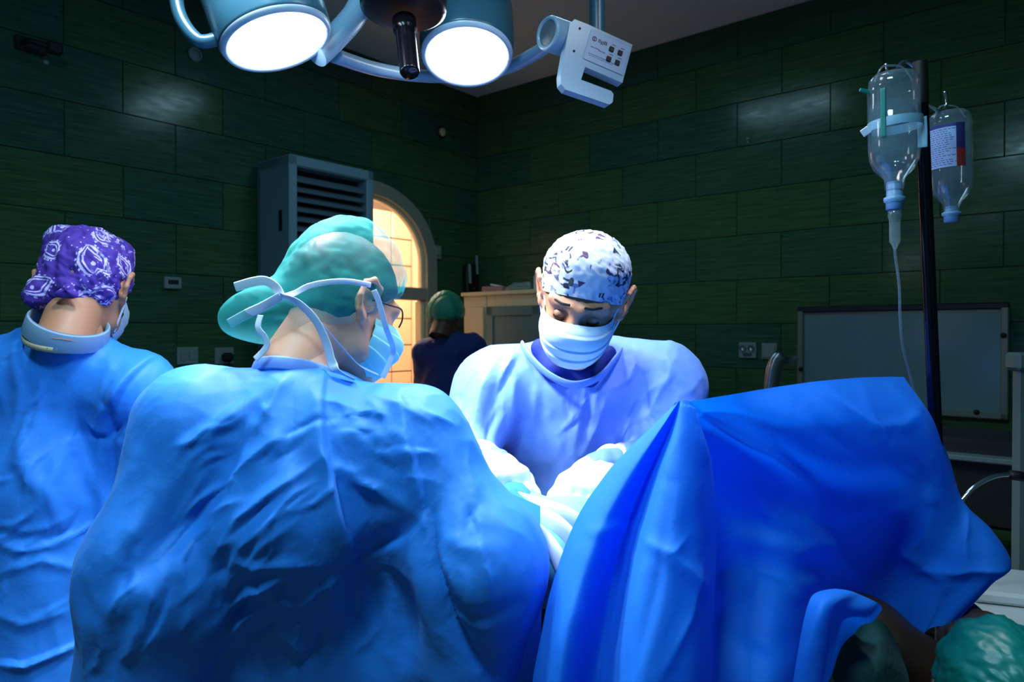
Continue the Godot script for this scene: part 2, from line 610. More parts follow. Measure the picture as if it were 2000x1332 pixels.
const DOOR_X := -1.035
func arch(half: float, spring: float, rise: float, bottom := 0.0, n := 24) -> PackedVector2Array:
	var p := PackedVector2Array([Vector2(DOOR_X + half, bottom), Vector2(DOOR_X + half, spring)])
	for i in range(1, n):
		var a := PI * i / n
		p.append(Vector2(DOOR_X + cos(a) * half, spring + sin(a) * rise))
	p.append(Vector2(DOOR_X - half, spring)); p.append(Vector2(DOOR_X - half, bottom))
	return p

func build_shell() -> void:
	var floor_ := thing("floor", "grey tiled floor of the operating room", "floor", Transform3D(), "", "structure")
	var lf := left_frame()
	var rf := right_frame()
	# floor slabs in the room's own axes
	var room := Transform3D(rf.basis, CORNER)
	part("slab", box(Vector3(8.0, 0.1, 8.0), 0.0), M.grout, floor_, room * Transform3D(Basis(), Vector3(2.7, -0.056, 2.7)))
	var ft := box(Vector3(0.596, 0.012, 0.596), 0.002)
	for i in 9: for j in 9:
		part("tile", ft, M.floor_tile, floor_, room * Transform3D(Basis(), Vector3(0.31 + i * 0.6, -0.006, 0.31 + j * 0.6)))
	var ceil := thing("ceiling", "plain cream painted ceiling", "ceiling", Transform3D(), "", "structure")
	part("slab", box(Vector3(6.0, 0.12, 6.2), 0.0), M.ceiling_paint, ceil, room * Transform3D(Basis(), Vector3(2.7, ROOM_H + 0.06, 2.8)))
	# left wall, with the arched doorway cut out
	var wl := thing("wall_left", "dark green tiled wall with the arched doorway", "wall", lf, "", "structure")
	var hole := arch(0.50, 1.93, 0.42, -0.05)
	for piece in [PackedVector2Array([Vector2(-5.7, -0.05), Vector2(-5.7, ROOM_H), Vector2(DOOR_X, ROOM_H), Vector2(DOOR_X, -0.05)]), PackedVector2Array([Vector2(DOOR_X, -0.05), Vector2(DOOR_X, ROOM_H), Vector2(0.0, ROOM_H), Vector2(0.0, -0.05)])]:
		for c in Geometry2D.clip_polygons(piece, hole):
			part("masonry", extrude(c, -0.07, 0.0), M.grout, wl)
	lay_tiles(wl, -5.6, 0.0, hole)
	var wr := thing("wall_right", "dark green tiled wall behind the drip stand", "wall", rf, "", "structure")
	part("masonry", box(Vector3(5.8, ROOM_H + 0.1, 0.2), 0.0), M.grout, wr, Transform3D(Basis(), Vector3(2.9, ROOM_H / 2, -0.1)))
	lay_tiles(wr, 0.008, 5.4, PackedVector2Array())
	# the two walls behind the camera
	var wb := thing("wall_back", "plain wall behind the camera", "wall", rf, "", "structure")
	part("masonry", box(Vector3(5.8, ROOM_H + 0.1, 0.2), 0.0), M.plaster, wb, Transform3D(Basis(), Vector3(2.7, ROOM_H / 2, 5.7)))
	var ws := thing("wall_side", "plain wall beside the camera", "wall", rf, "", "structure")
	part("masonry", box(Vector3(0.2, ROOM_H + 0.1, 5.9), 0.0), M.plaster, ws, Transform3D(Basis(), Vector3(5.5, ROOM_H / 2, 2.8)))

func lay_tiles(wall: Node3D, x0: float, x1: float, hole: PackedVector2Array) -> void:
	var W := 0.5; var H := 0.25; var g := 0.0035
	var full := []
	for k in 4: full.append(box(Vector3(W - g, H - g, 0.008), 0.0015, Vector2(k * 0.37, k * 0.61)))
	var rows := int(ceil(ROOM_H / H))
	for r in rows:
		var y0 := r * H
		var y1 := minf(y0 + H, ROOM_H - 0.002)
		var x := x1 - W if r % 2 == 0 else x1 - W * 0.5
		if wall.name == "wall_right": x = x0 if r % 2 == 0 else x0 - W * 0.5
		var n := 0
		while n < 14:
			var a := maxf(x, x0); var b := minf(x + W, x1)
			x += -W if wall.name == "wall_left" else W
			n += 1
			if b - a < 0.01: continue
			var k := rng.randi() % 4
			var m: Material = M["green_tile_%d" % k]
			var rect := PackedVector2Array([Vector2(a + g / 2, y0 + g / 2), Vector2(b - g / 2, y0 + g / 2), Vector2(b - g / 2, y1 - g / 2), Vector2(a + g / 2, y1 - g / 2)])
			var cut: Array = Geometry2D.clip_polygons(rect, hole) if hole.size() else [rect]
			var whole: bool = cut.size() == 1 and cut[0].size() == 4 and b - a > W - 0.001 and y1 - y0 > H - 0.001 and not Geometry2D.intersect_polygons(rect, hole).size()
			if whole:
				part("tile", full[k], m, wall, Transform3D(Basis(), Vector3((a + b) / 2, (y0 + y1) / 2, 0.004)))
			else:
				for c in cut:
					if c.size() > 2: part("tile", extrude(c, 0.0, 0.008, Vector2(k * 0.3, k * 0.7)), m, wall)

func build_corridor() -> void:
	# the lit corridor beyond the doorway
	var lf := left_frame()
	var w := thing("wall_corridor", "peach tiled corridor wall seen through the arched doorway", "wall", lf, "", "structure")
	part("masonry", box(Vector3(3.6, 2.9, 0.1), 0.0), M.peach_grout, w, Transform3D(Basis(), Vector3(-1.0, 1.4, -1.56)))
	var tm := box(Vector3(0.238, 0.238, 0.010), 0.003)
	for i in 10: for j in 9:
		part("tile", tm, M.peach_tile, w, Transform3D(Basis(), Vector3(-1.68 + i * 0.25, 0.46 + j * 0.25, -1.506)))
	for s in [-1, 1]:
		part("end_wall", box(Vector3(0.1, 2.9, 1.46), 0.0), M.peach_tile, w, Transform3D(Basis(), Vector3(-1.0 + s * 1.75, 1.4, -0.81)))
	var f := thing("floor_corridor", "pale floor of the corridor behind the doorway", "floor", lf, "", "structure")
	part("slab", box(Vector3(3.6, 0.06, 1.5), 0.0), M.peach_tile, f, Transform3D(Basis(), Vector3(-1.0, -0.03, -0.9)))
	var c := thing("ceiling_corridor", "white ceiling of the corridor behind the doorway", "ceiling", lf, "", "structure")
	part("slab", box(Vector3(3.6, 0.06, 1.5), 0.0), M.bead_cream, c, Transform3D(Basis(), Vector3(-1.0, 2.83, -0.9)))
	var l := thing("corridor_light", "warm round ceiling light in the corridor", "lamp", lf * Transform3D(Basis(), Vector3(-0.45, 2.74, -0.80)))
	part("base", lathe([Vector2(0, 0.06), Vector2(0.17, 0.06), Vector2(0.17, 0.035), Vector2(0, 0.035)], 28), M.white_plastic, l)
	part("diffuser", lathe([Vector2(0, 0.035), Vector2(0.15, 0.035), Vector2(0.13, 0.0), Vector2(0.06, -0.02), Vector2(0, -0.022)], 28), M.corridor_glow, l)
	var o := OmniLight3D.new()
	o.name = "corridor_bulb"
	o.position = Vector3(0, -0.16, 0.1)
	o.light_color = Color(1.0, 0.90, 0.80); o.light_energy = 2.7; o.light_size = 0.12; o.omni_range = 8.0; o.omni_attenuation = 2.0; o.shadow_enabled = true
	l.add_child(o)

func band(outer: PackedVector2Array, inner: PackedVector2Array, z0: float, z1: float) -> ArrayMesh:
	# arch-shaped band between two outlines with equal counts
	var v := PackedVector3Array(); var ix := PackedInt32Array()
	var n := outer.size()
	for i in n:
		v.append(Vector3(inner[i].x, inner[i].y, z0)); v.append(Vector3(outer[i].x, outer[i].y, z0))
		v.append(Vector3(outer[i].x, outer[i].y, z1)); v.append(Vector3(inner[i].x, inner[i].y, z1))
	for i in n - 1:
		for k in 4:
			var a := i * 4 + k; var b := i * 4 + (k + 1) % 4
			ix.append_array([a, b, a + 4, b, b + 4, a + 4])
	ix.append_array([0, 2, 1, 0, 3, 2])
	var e := (n - 1) * 4
	ix.append_array([e, e + 1, e + 2, e, e + 2, e + 3])
	return flat(v, ix)

func build_doorway() -> void:
	var d := thing("door_1", "arched doorway with grey surround and glazed fanlight onto the lit corridor", "door", left_frame(), "", "structure")
	part("surround", band(arch(0.575, 1.93, 0.49), arch(0.485, 1.93, 0.405), -0.05, 0.045), M.frame_paint, d)
	part("bead", band(arch(0.487, 1.93, 0.407, 1.76), arch(0.462, 1.93, 0.382, 1.76), -0.03, 0.005), M.bead_cream, d)
	part("transom", box(Vector3(0.98, 0.085, 0.08), 0.006), M.frame_paint, d, Transform3D(Basis(), Vector3(DOOR_X, 1.715, 0.0)))
	part("fanlight_pane", extrude(arch(0.465, 1.93, 0.385, 1.755), -0.015, -0.010), M.pane_glass, d)
	# lower leaf frame posts and a glazed leaf folded back against the hidden jamb
	part("jamb", box(Vector3(0.035, 1.67, 0.06), 0.004), M.bead_cream, d, Transform3D(Basis(), Vector3(DOOR_X + 0.47, 0.835, -0.02)))
	var leaf := part("door_leaf", box(Vector3(0.045, 1.62, 0.85), 0.004), M.frame_paint, d, Transform3D(Basis(), Vector3(DOOR_X - 0.44, 0.83, -0.5)))
	part("door_handle", tube([Vector3(0.03, -0.02, -0.36), Vector3(0.07, -0.02, -0.36), Vector3(0.07, -0.02, -0.27)], 0.009, 8, 4), M.steel, leaf)
	var br := on_wall(left_frame(), 849, 492)
	var hinge := thing("door_closer", "small grey box on the wall beside the arched doorway", "wall box", left_frame() * Transform3D(Basis(), Vector3(br.x, br.y, 0.02)))
	part("housing", box(Vector3(0.075, 0.095, 0.03), 0.005), M.frame_paint, hinge)
	part("cover", box(Vector3(0.05, 0.06, 0.01), 0.004), M.switch_plastic, hinge, Transform3D(Basis(), Vector3(0, 0.005, 0.02)))

func build_air_conditioner() -> void:
	var t := thing("air_conditioner", "tall grey floor-standing air conditioner beside the arched doorway", "air conditioner", left_frame() * Transform3D(Basis(), Vector3(-1.547, 0, 0.205)))
	var w := 0.555; var dp := 0.312; var top := 2.384
	part("plinth", box(Vector3(0.58, 0.5, 0.33), 0.01), M.plaster, t, Transform3D(Basis(), Vector3(0, 0.25, 0)))
	# body with a recessed outlet: side cheeks, top, back and lower front
	part("back_panel", box(Vector3(w, top - 0.5, 0.03), 0.004), M.appliance_grey, t, Transform3D(Basis(), Vector3(0, (top + 0.5) / 2, -dp / 2 + 0.015)))
	for s in [-1, 1]:
		var ck := part("side_panel", box(Vector3(0.05, top - 0.5, dp), 0.008), M.appliance_grey, t, Transform3D(Basis(), Vector3(s * (w / 2 - 0.025), (top + 0.5) / 2, 0)))
		part("hand_grip", box(Vector3(0.006, 0.11, 0.035), 0.002), M.appliance_dark, ck, Transform3D(Basis(), Vector3(s * 0.024, 0.60, 0.07)))
	part("top_panel", box(Vector3(w, 0.06, dp), 0.008), M.appliance_grey, t, Transform3D(Basis(), Vector3(0, top - 0.03, 0)))
	part("front_panel", box(Vector3(w - 0.1, 1.38, 0.05), 0.006), M.appliance_grey, t, Transform3D(Basis(), Vector3(0, 1.19, dp / 2 - 0.025)))
	part("outlet_back", box(Vector3(w - 0.09, 0.5, 0.02), 0.002), M.appliance_dark, t, Transform3D(Basis(), Vector3(0, 2.09, dp / 2 - 0.10)))
	var slat := box(Vector3(w - 0.105, 0.010, 0.075), 0.002)
	for i in 7:
		part("louvre", slat, M.louvre_grey, t, Transform3D(Basis(Vector3.RIGHT, 0.62), Vector3(0, 2.27 - i * 0.052, dp / 2 - 0.045)))
	part("louvre_post", box(Vector3(0.012, 0.42, 0.012), 0.002), M.appliance_dark, t, Transform3D(Basis(), Vector3(0, 2.10, dp / 2 - 0.075)))

func wall_box(frame: Transform3D, px: float, py: float) -> Transform3D:
	var p := on_wall(frame, px, py)
	return frame * Transform3D(Basis(), Vector3(p.x, p.y, 0.008))

func build_wall_fittings() -> void:
	var lf := left_frame(); var rf := right_frame()
	var a := thing("thermostat", "small pale thermostat on the green wall behind the purple bandana", "thermostat", wall_box(lf, 330, 552))
	part("housing", box(Vector3(0.085, 0.06, 0.022), 0.004), M.switch_plastic, a, Transform3D(Basis(), Vector3(0, 0, 0.011)))
	part("display", box(Vector3(0.05, 0.022, 0.004), 0.001), M.appliance_dark, a, Transform3D(Basis(), Vector3(0, 0.004, 0.023)))
	var b := thing("light_switch", "square pale switch plate low on the green wall beside a plug socket", "switch", wall_box(lf, 360, 695))
	part("plate", box(Vector3(0.11, 0.088, 0.010), 0.003), M.switch_plastic, b, Transform3D(Basis(), Vector3(0, 0, 0.005)))
	for s in [-1, 1]: part("rocker", box(Vector3(0.034, 0.05, 0.007), 0.002), M.switch_plastic, b, Transform3D(Basis(Vector3.RIGHT, 0.1), Vector3(s * 0.022, 0, 0.012)))
	var c := thing("wall_socket", "pale wall socket holding a black plug", "socket", wall_box(lf, 432, 695))
	part("plate", box(Vector3(0.105, 0.088, 0.010), 0.003), M.switch_plastic, c, Transform3D(Basis(), Vector3(0, 0, 0.005)))
	var plug := part("plug", box(Vector3(0.055, 0.05, 0.045), 0.012), M.rubber_dark, c, Transform3D(Basis(), Vector3(0.005, -0.008, 0.032)), "black plug")
	part("flex", tube([Vector3(0, -0.02, 0.01), Vector3(0.002, -0.06, 0.02), Vector3(0, -0.3, -0.01), Vector3(0.02, -0.9, -0.02)], 0.004, 6, 6), M.rubber_dark, plug)
	var d := thing("alarm_button", "small round cream button high on the green wall near the corner", "button", wall_box(lf, 860, 257) * Transform3D(Basis(Vector3.RIGHT, PI / 2), Vector3.ZERO))
	part("ring", lathe([Vector2(0, 0), Vector2(0.045, 0), Vector2(0.045, 0.008), Vector2(0.03, 0.012), Vector2(0, 0.012)], 24), M.appliance_dark, d)
	part("button", lathe([Vector2(0, 0.01), Vector2(0.030, 0.01), Vector2(0.028, 0.026), Vector2(0.02, 0.032), Vector2(0, 0.034)], 24), M.cream_cabinet, d)
	var e := thing("wall_vent", "small round pale vent on the green wall below a lamp head", "vent", wall_box(lf, 378, 105) * Transform3D(Basis(Vector3.RIGHT, PI / 2), Vector3.ZERO))
	part("rim", lathe([Vector2(0.022, 0), Vector2(0.036, 0), Vector2(0.036, 0.01), Vector2(0.022, 0.014)], 24), M.switch_plastic, e)
	part("grille", lathe([Vector2(0, 0.004), Vector2(0.023, 0.004), Vector2(0.02, 0.01), Vector2(0, 0.012)], 24), M.switch_plastic, e)
	var f := thing("wall_bracket", "black bracket fixed high on the green wall", "bracket", wall_box(lf, 55, 88))
	part("plate", box(Vector3(0.12, 0.06, 0.02), 0.004), M.rubber_dark, f, Transform3D(Basis(), Vector3(0, 0, 0.01)))
	part("arm", tube([Vector3(-0.03, 0, 0.01), Vector3(-0.03, -0.01, 0.09), Vector3(0.05, -0.02, 0.11)], 0.012, 8, 5), M.rubber_dark, f)
	part("clamp", box(Vector3(0.06, 0.05, 0.04), 0.008), M.rubber_dark, f, Transform3D(Basis(), Vector3(0.06, -0.02, 0.11)))
	var fs := thing("wall_screw", "small pale screw head on the green wall under the black bracket", "screw", wall_box(lf, 86, 120) * Transform3D(Basis(Vector3.RIGHT, PI / 2), Vector3.ZERO))
	part("head", lathe([Vector2(0, 0), Vector2(0.012, 0), Vector2(0.010, 0.006), Vector2(0, 0.008)], 14), M.switch_plastic, fs)
	var h := thing("wall_hook", "small pale hook on the green wall above the wall sockets", "hook", wall_box(rf, 1464, 272))
	part("plate", box(Vector3(0.012, 0.03, 0.004), 0.001), M.switch_plastic, h, Transform3D(Basis(), Vector3(0, 0, 0.002)))
	part("hook", tube([Vector3(0, 0.005, 0.003), Vector3(0, -0.004, 0.02), Vector3(0, 0.012, 0.026)], 0.003, 6, 5), M.switch_plastic, h)
	for k in 2:
		var s := thing("wall_outlet", ["metal-trimmed wall outlet with round sockets beside a blank plate", "plain pale blank plate beside a metal-trimmed wall outlet"][k], "outlet", wall_box(rf, [1465, 1508][k], [684, 686][k]))
		part("plate", box(Vector3([0.10, 0.085][k], 0.088, 0.012), 0.003), [M.switch_plastic, M.switch_plastic][k], s, Transform3D(Basis(), Vector3(0, 0, 0.006)))
		if k == 0:
			for q in [-1, 1]: part("socket", lathe([Vector2(0.0, 0.002), Vector2(0.012, 0.002), Vector2(0.014, 0.010), Vector2(0.018, 0.010), Vector2(0.018, 0)], 18), M.steel, s, Transform3D(Basis(Vector3.RIGHT, PI / 2), Vector3(q * 0.024, 0.012, 0.012)))
			part("rocker", box(Vector3(0.05, 0.018, 0.006), 0.002), M.steel, s, Transform3D(Basis(), Vector3(0, -0.024, 0.014)))
		else:
			part("cover", box(Vector3(0.065, 0.07, 0.006), 0.002), M.switch_plastic, s, Transform3D(Basis(), Vector3(0, 0, 0.014)))
	# black regulator with two pale tubes near the corner
	var r := thing("suction_regulator", "black wall regulator with two pale upright tubes above the cabinets", "regulator", wall_box(lf, 913, 538))
	part("block", box(Vector3(0.13, 0.22, 0.06), 0.012), M.rubber_dark, r, Transform3D(Basis(), Vector3(0.0, -0.03, 0.03)))
	for k in 2:
		part("flow_tube", lathe([Vector2(0, 0), Vector2(0.011, 0), Vector2(0.012, 0.13), Vector2(0.006, 0.14), Vector2(0, 0.14)], 14), M.switch_plastic, r, Transform3D(Basis(Vector3.BACK, 0.08), Vector3(-0.045 + k * 0.075, -0.06 + k * 0.07, 0.07)))
	part("knob", lathe([Vector2(0, 0), Vector2(0.022, 0), Vector2(0.02, 0.02), Vector2(0, 0.022)], 16), M.rubber_dark, r, Transform3D(Basis(Vector3.RIGHT, PI / 2), Vector3(0.0, -0.10, 0.06)))

func build_cabinets() -> void:
	var rf := right_frame()
	var H := 1.72
	var spec := [[0.29, 0.495, M.cream_cabinet, "narrow cream cabinet in the corner beside the doorway", M.cream_cabinet], [0.50, 0.97, M.cream_cabinet, "cream cabinet with a grey-green panelled door", M.teal_cabinet]]
	for s in spec:
		var w: float = s[1] - s[0]
		var t := thing("storage_cabinet", s[3], "cabinet", rf * Transform3D(Basis(), Vector3((s[0] + s[1]) / 2, 0, 0.24)))
		part("body", box(Vector3(w, H - 0.02, 0.42), 0.004), s[2], t, Transform3D(Basis(), Vector3(0, (H - 0.02) / 2, 0)))
		part("top_board", box(Vector3(w + 0.01, 0.025, 0.45), 0.004), M.cream_cabinet, t, Transform3D(Basis(), Vector3(0, H - 0.0125, 0.01)))
		var d := part("door", box(Vector3(w - 0.03, H - 0.14, 0.018), 0.003), s[4], t, Transform3D(Basis(), Vector3(0.005, (H - 0.06) / 2, 0.221)))
		if w > 0.3:
			for q in [-1, 1]:
				part("stile", box(Vector3(0.055, H - 0.14, 0.012), 0.003), M.teal_cabinet, d, Transform3D(Basis(), Vector3(q * (w / 2 - 0.045), 0, 0.014)))
				part("rail", box(Vector3(w - 0.03, 0.06, 0.012), 0.003), M.teal_cabinet, d, Transform3D(Basis(), Vector3(0, q * (H / 2 - 0.10), 0.014)))
		part("handle", tube([Vector3(0, -0.05, 0), Vector3(0, -0.05, 0.03), Vector3(0, 0.05, 0.03), Vector3(0, 0.05, 0)], 0.005, 8, 3), M.steel, d, Transform3D(Basis(), Vector3(w / 2 - 0.05, -0.1, 0.018)))
	var b := thing("spray_bottle", "small white bottle standing on the panelled cabinet", "bottle", rf * Transform3D(Basis(), Vector3(0.80, H, 0.30)))
	part("bottle_body", lathe([Vector2(0, 0), Vector2(0.021, 0), Vector2(0.022, 0.004), Vector2(0.022, 0.09), Vector2(0.019, 0.10), Vector2(0.012, 0.108), Vector2(0, 0.108)], 20), M.white_plastic, b)
	part("cap", lathe([Vector2(0, 0.105), Vector2(0.013, 0.105), Vector2(0.013, 0.13), Vector2(0.010, 0.134), Vector2(0, 0.134)], 16), M.white_plastic, b)
	mat("glove_pink", Color(0.72, 0.50, 0.47), 0.6)
	var g := thing("glove_box", "low pinkish box lying on the narrow cream cabinet", "box", rf * Transform3D(Basis(Vector3.UP, 0.3), Vector3(0.42, H, 0.28)))
	part("carton", box(Vector3(0.16, 0.045, 0.09), 0.006), M.glove_pink, g, Transform3D(Basis(), Vector3(0, 0.0225, 0)))
	part("flap", box(Vector3(0.09, 0.012, 0.05), 0.004), M.tie_white, g, Transform3D(Basis(Vector3.BACK, -0.2), Vector3(0.02, 0.05, 0)))
	var f := Field.new()
	f.limb(Vector3(-0.10, 0.02, 0), Vector3(-0.02, 0.035, 0.01), 0.02, 0.026, 0.02); f.limb(Vector3(-0.02, 0.035, 0.01), Vector3(0.08, 0.05, -0.01), 0.024, 0.018, 0.02); f.blob(Vector3(0.03, 0.02, 0), Vector3(0.08, 0.02, 0.05), 0.02)
	var bb := bounds(f, 0.01); var q := net(f, bb[0], bb[1], 0.007)
	var cl := thing("folded_cloth", "crumpled pale cloth lying on the panelled cabinet", "cloth", rf * Transform3D(Basis(), Vector3(0.63, H, 0.28)))
	part("cloth", commit(q[0], q[1]), M.switch_plastic, cl)

func build_viewer_panel() -> void:
	var rf := right_frame()
	var a := on_wall(rf, 1562, 613, 0.05); var b := on_wall(rf, 1979, 598, 0.05); var c := on_wall(rf, 1975, 822, 0.05)
	var w := b.x - a.x; var h := b.y - c.y
	var t := thing("wall_panel", "long pale grey wall panel with metal frame and black screws behind the drip stand", "panel", rf * Transform3D(Basis(), Vector3((a.x + b.x) / 2, (b.y + c.y) / 2, 0.008)))
	part("back_case", box(Vector3(w, h, 0.03), 0.004), M.panel_frame, t, Transform3D(Basis(), Vector3(0, 0, 0.015)))
	part("face", box(Vector3(w - 0.05, h - 0.05, 0.008), 0.002), M.panel_grey, t, Transform3D(Basis(), Vector3(0, 0, 0.032)))
	for s in [-1, 1]:
		part("side_rail", box(Vector3(0.032, h, 0.022), 0.005), M.panel_frame, t, Transform3D(Basis(), Vector3(s * (w / 2 - 0.016), 0, 0.038)))
		part("long_rail", box(Vector3(w, 0.03, 0.022), 0.005), M.panel_frame if s < 0 else M.appliance_dark, t, Transform3D(Basis(), Vector3(0, s * (h / 2 - 0.015 + (0.02 if s > 0 else 0.0)), 0.038)))
	for p in [Vector2(w / 2 - 0.02, h / 2 - 0.13), Vector2(w / 2 - 0.12, -h / 2 + 0.028), Vector2(w / 2 - 0.28, -h / 2 + 0.028), Vector2(-w / 2 + 0.02, -h / 2 + 0.2)]:
		part("screw", lathe([Vector2(0, 0), Vector2(0.013, 0), Vector2(0.011, 0.008), Vector2(0, 0.009)], 12), M.rubber_dark, t, Transform3D(Basis(Vector3.RIGHT, PI / 2), Vector3(p.x, p.y, 0.049)))
	# grey trolley rail standing beside the panel
	var m := thing("folding_trolley", "folded grey metal trolley frame standing under the wall outlets", "trolley", Transform3D(Basis(), at(1535, 720, 3.2) * Vector3(1, 0, 1)))
	for k in 2:
		var o := Vector3(0, 0, -0.12 * k)
		wpart("side_frame", tube([at(1500 + k * 14, 800, 3.2) * Vector3(1, 0, 1) + o, at(1512 + k * 14, 780, 3.2) + o, at(1536 + k * 14, 694, 3.2) + o], 0.030, 8, 4, 0.010, Vector3.RIGHT), M.steel, m)
	wpart("hand_rail", tube([at(1533, 704, 3.2), at(1556, 702, 3.3)], 0.018, 8, 2), M.steel, m)
	wpart("shelf", box(Vector3(0.16, 0.03, 0.2), 0.004), M.steel, m).position = at(1530, 760, 3.25) * Vector3(1, 0, 1) - m.position + Vector3(0, 0.4, 0)

# ---------------------------------------------------------------- lamp over the table
func lamp_head(t: Node3D, p: Vector3, n: Vector3, R: float, energy: float, cone: float, grip: bool) -> void:
	var xf := along(p, -n)   # y runs up into the housing, the glass faces down n
	var h := part("lamp_head", lathe([Vector2(R * 1.02, 0.004), Vector2(R * 1.10, 0.0), Vector2(R * 1.14, 0.012), Vector2(R * 1.16, 0.05), Vector2(R * 1.16, 0.14), Vector2(R * 1.10, 0.18), Vector2(R * 0.9, 0.215), Vector2(R * 0.5, 0.24), Vector2(0, 0.245)], 56), M.lamp_enamel, t, xf)
	part("rim", lathe([Vector2(R * 0.97, 0.012), Vector2(R * 0.99, -0.004), Vector2(R * 1.07, -0.006), Vector2(R * 1.12, 0.004), Vector2(R * 1.12, 0.012)], 56), M.lamp_rim, h)
	part("lamp_glass", lathe([Vector2(0, -0.006), Vector2(R * 0.5, -0.005), Vector2(R * 0.9, 0.0), Vector2(R * 0.985, 0.006), Vector2(R * 0.985, 0.012), Vector2(0, 0.012)], 56), M.lamp_glow, h)
	if grip:
		part("grip", tube([Vector3(R * 1.10, 0.03, 0), Vector3(R * 1.45, 0.035, 0), Vector3(R * 1.62, 0.09, 0), Vector3(R * 1.5, 0.15, 0), Vector3(R * 1.10, 0.165, 0)], 0.014, 10, 6), M.lamp_enamel, h, Transform3D(Basis(Vector3.UP, grip_turn(xf)), Vector3.ZERO))
	var s := SpotLight3D.new()
	s.name = "beam"
	t.add_child(s, true)
	s.global_transform = facing(p + n * 0.03, -n, Vector3(0.1, 0.2, 1))
	s.light_color = Color(0.94, 0.96, 1.0); s.light_energy = energy; s.light_size = R * 0.8
	s.spot_angle = cone; s.spot_angle_attenuation = 1.0; s.spot_range = 12.0; s.spot_attenuation = 2.0; s.shadow_enabled = true

func grip_turn(xf: Transform3D) -> float:
	# turns the grip to the side of the head away from the hub
	var w := xf.basis.inverse() * Vector3(-1, 0, 0.25)
	return atan2(-w.z, w.x)

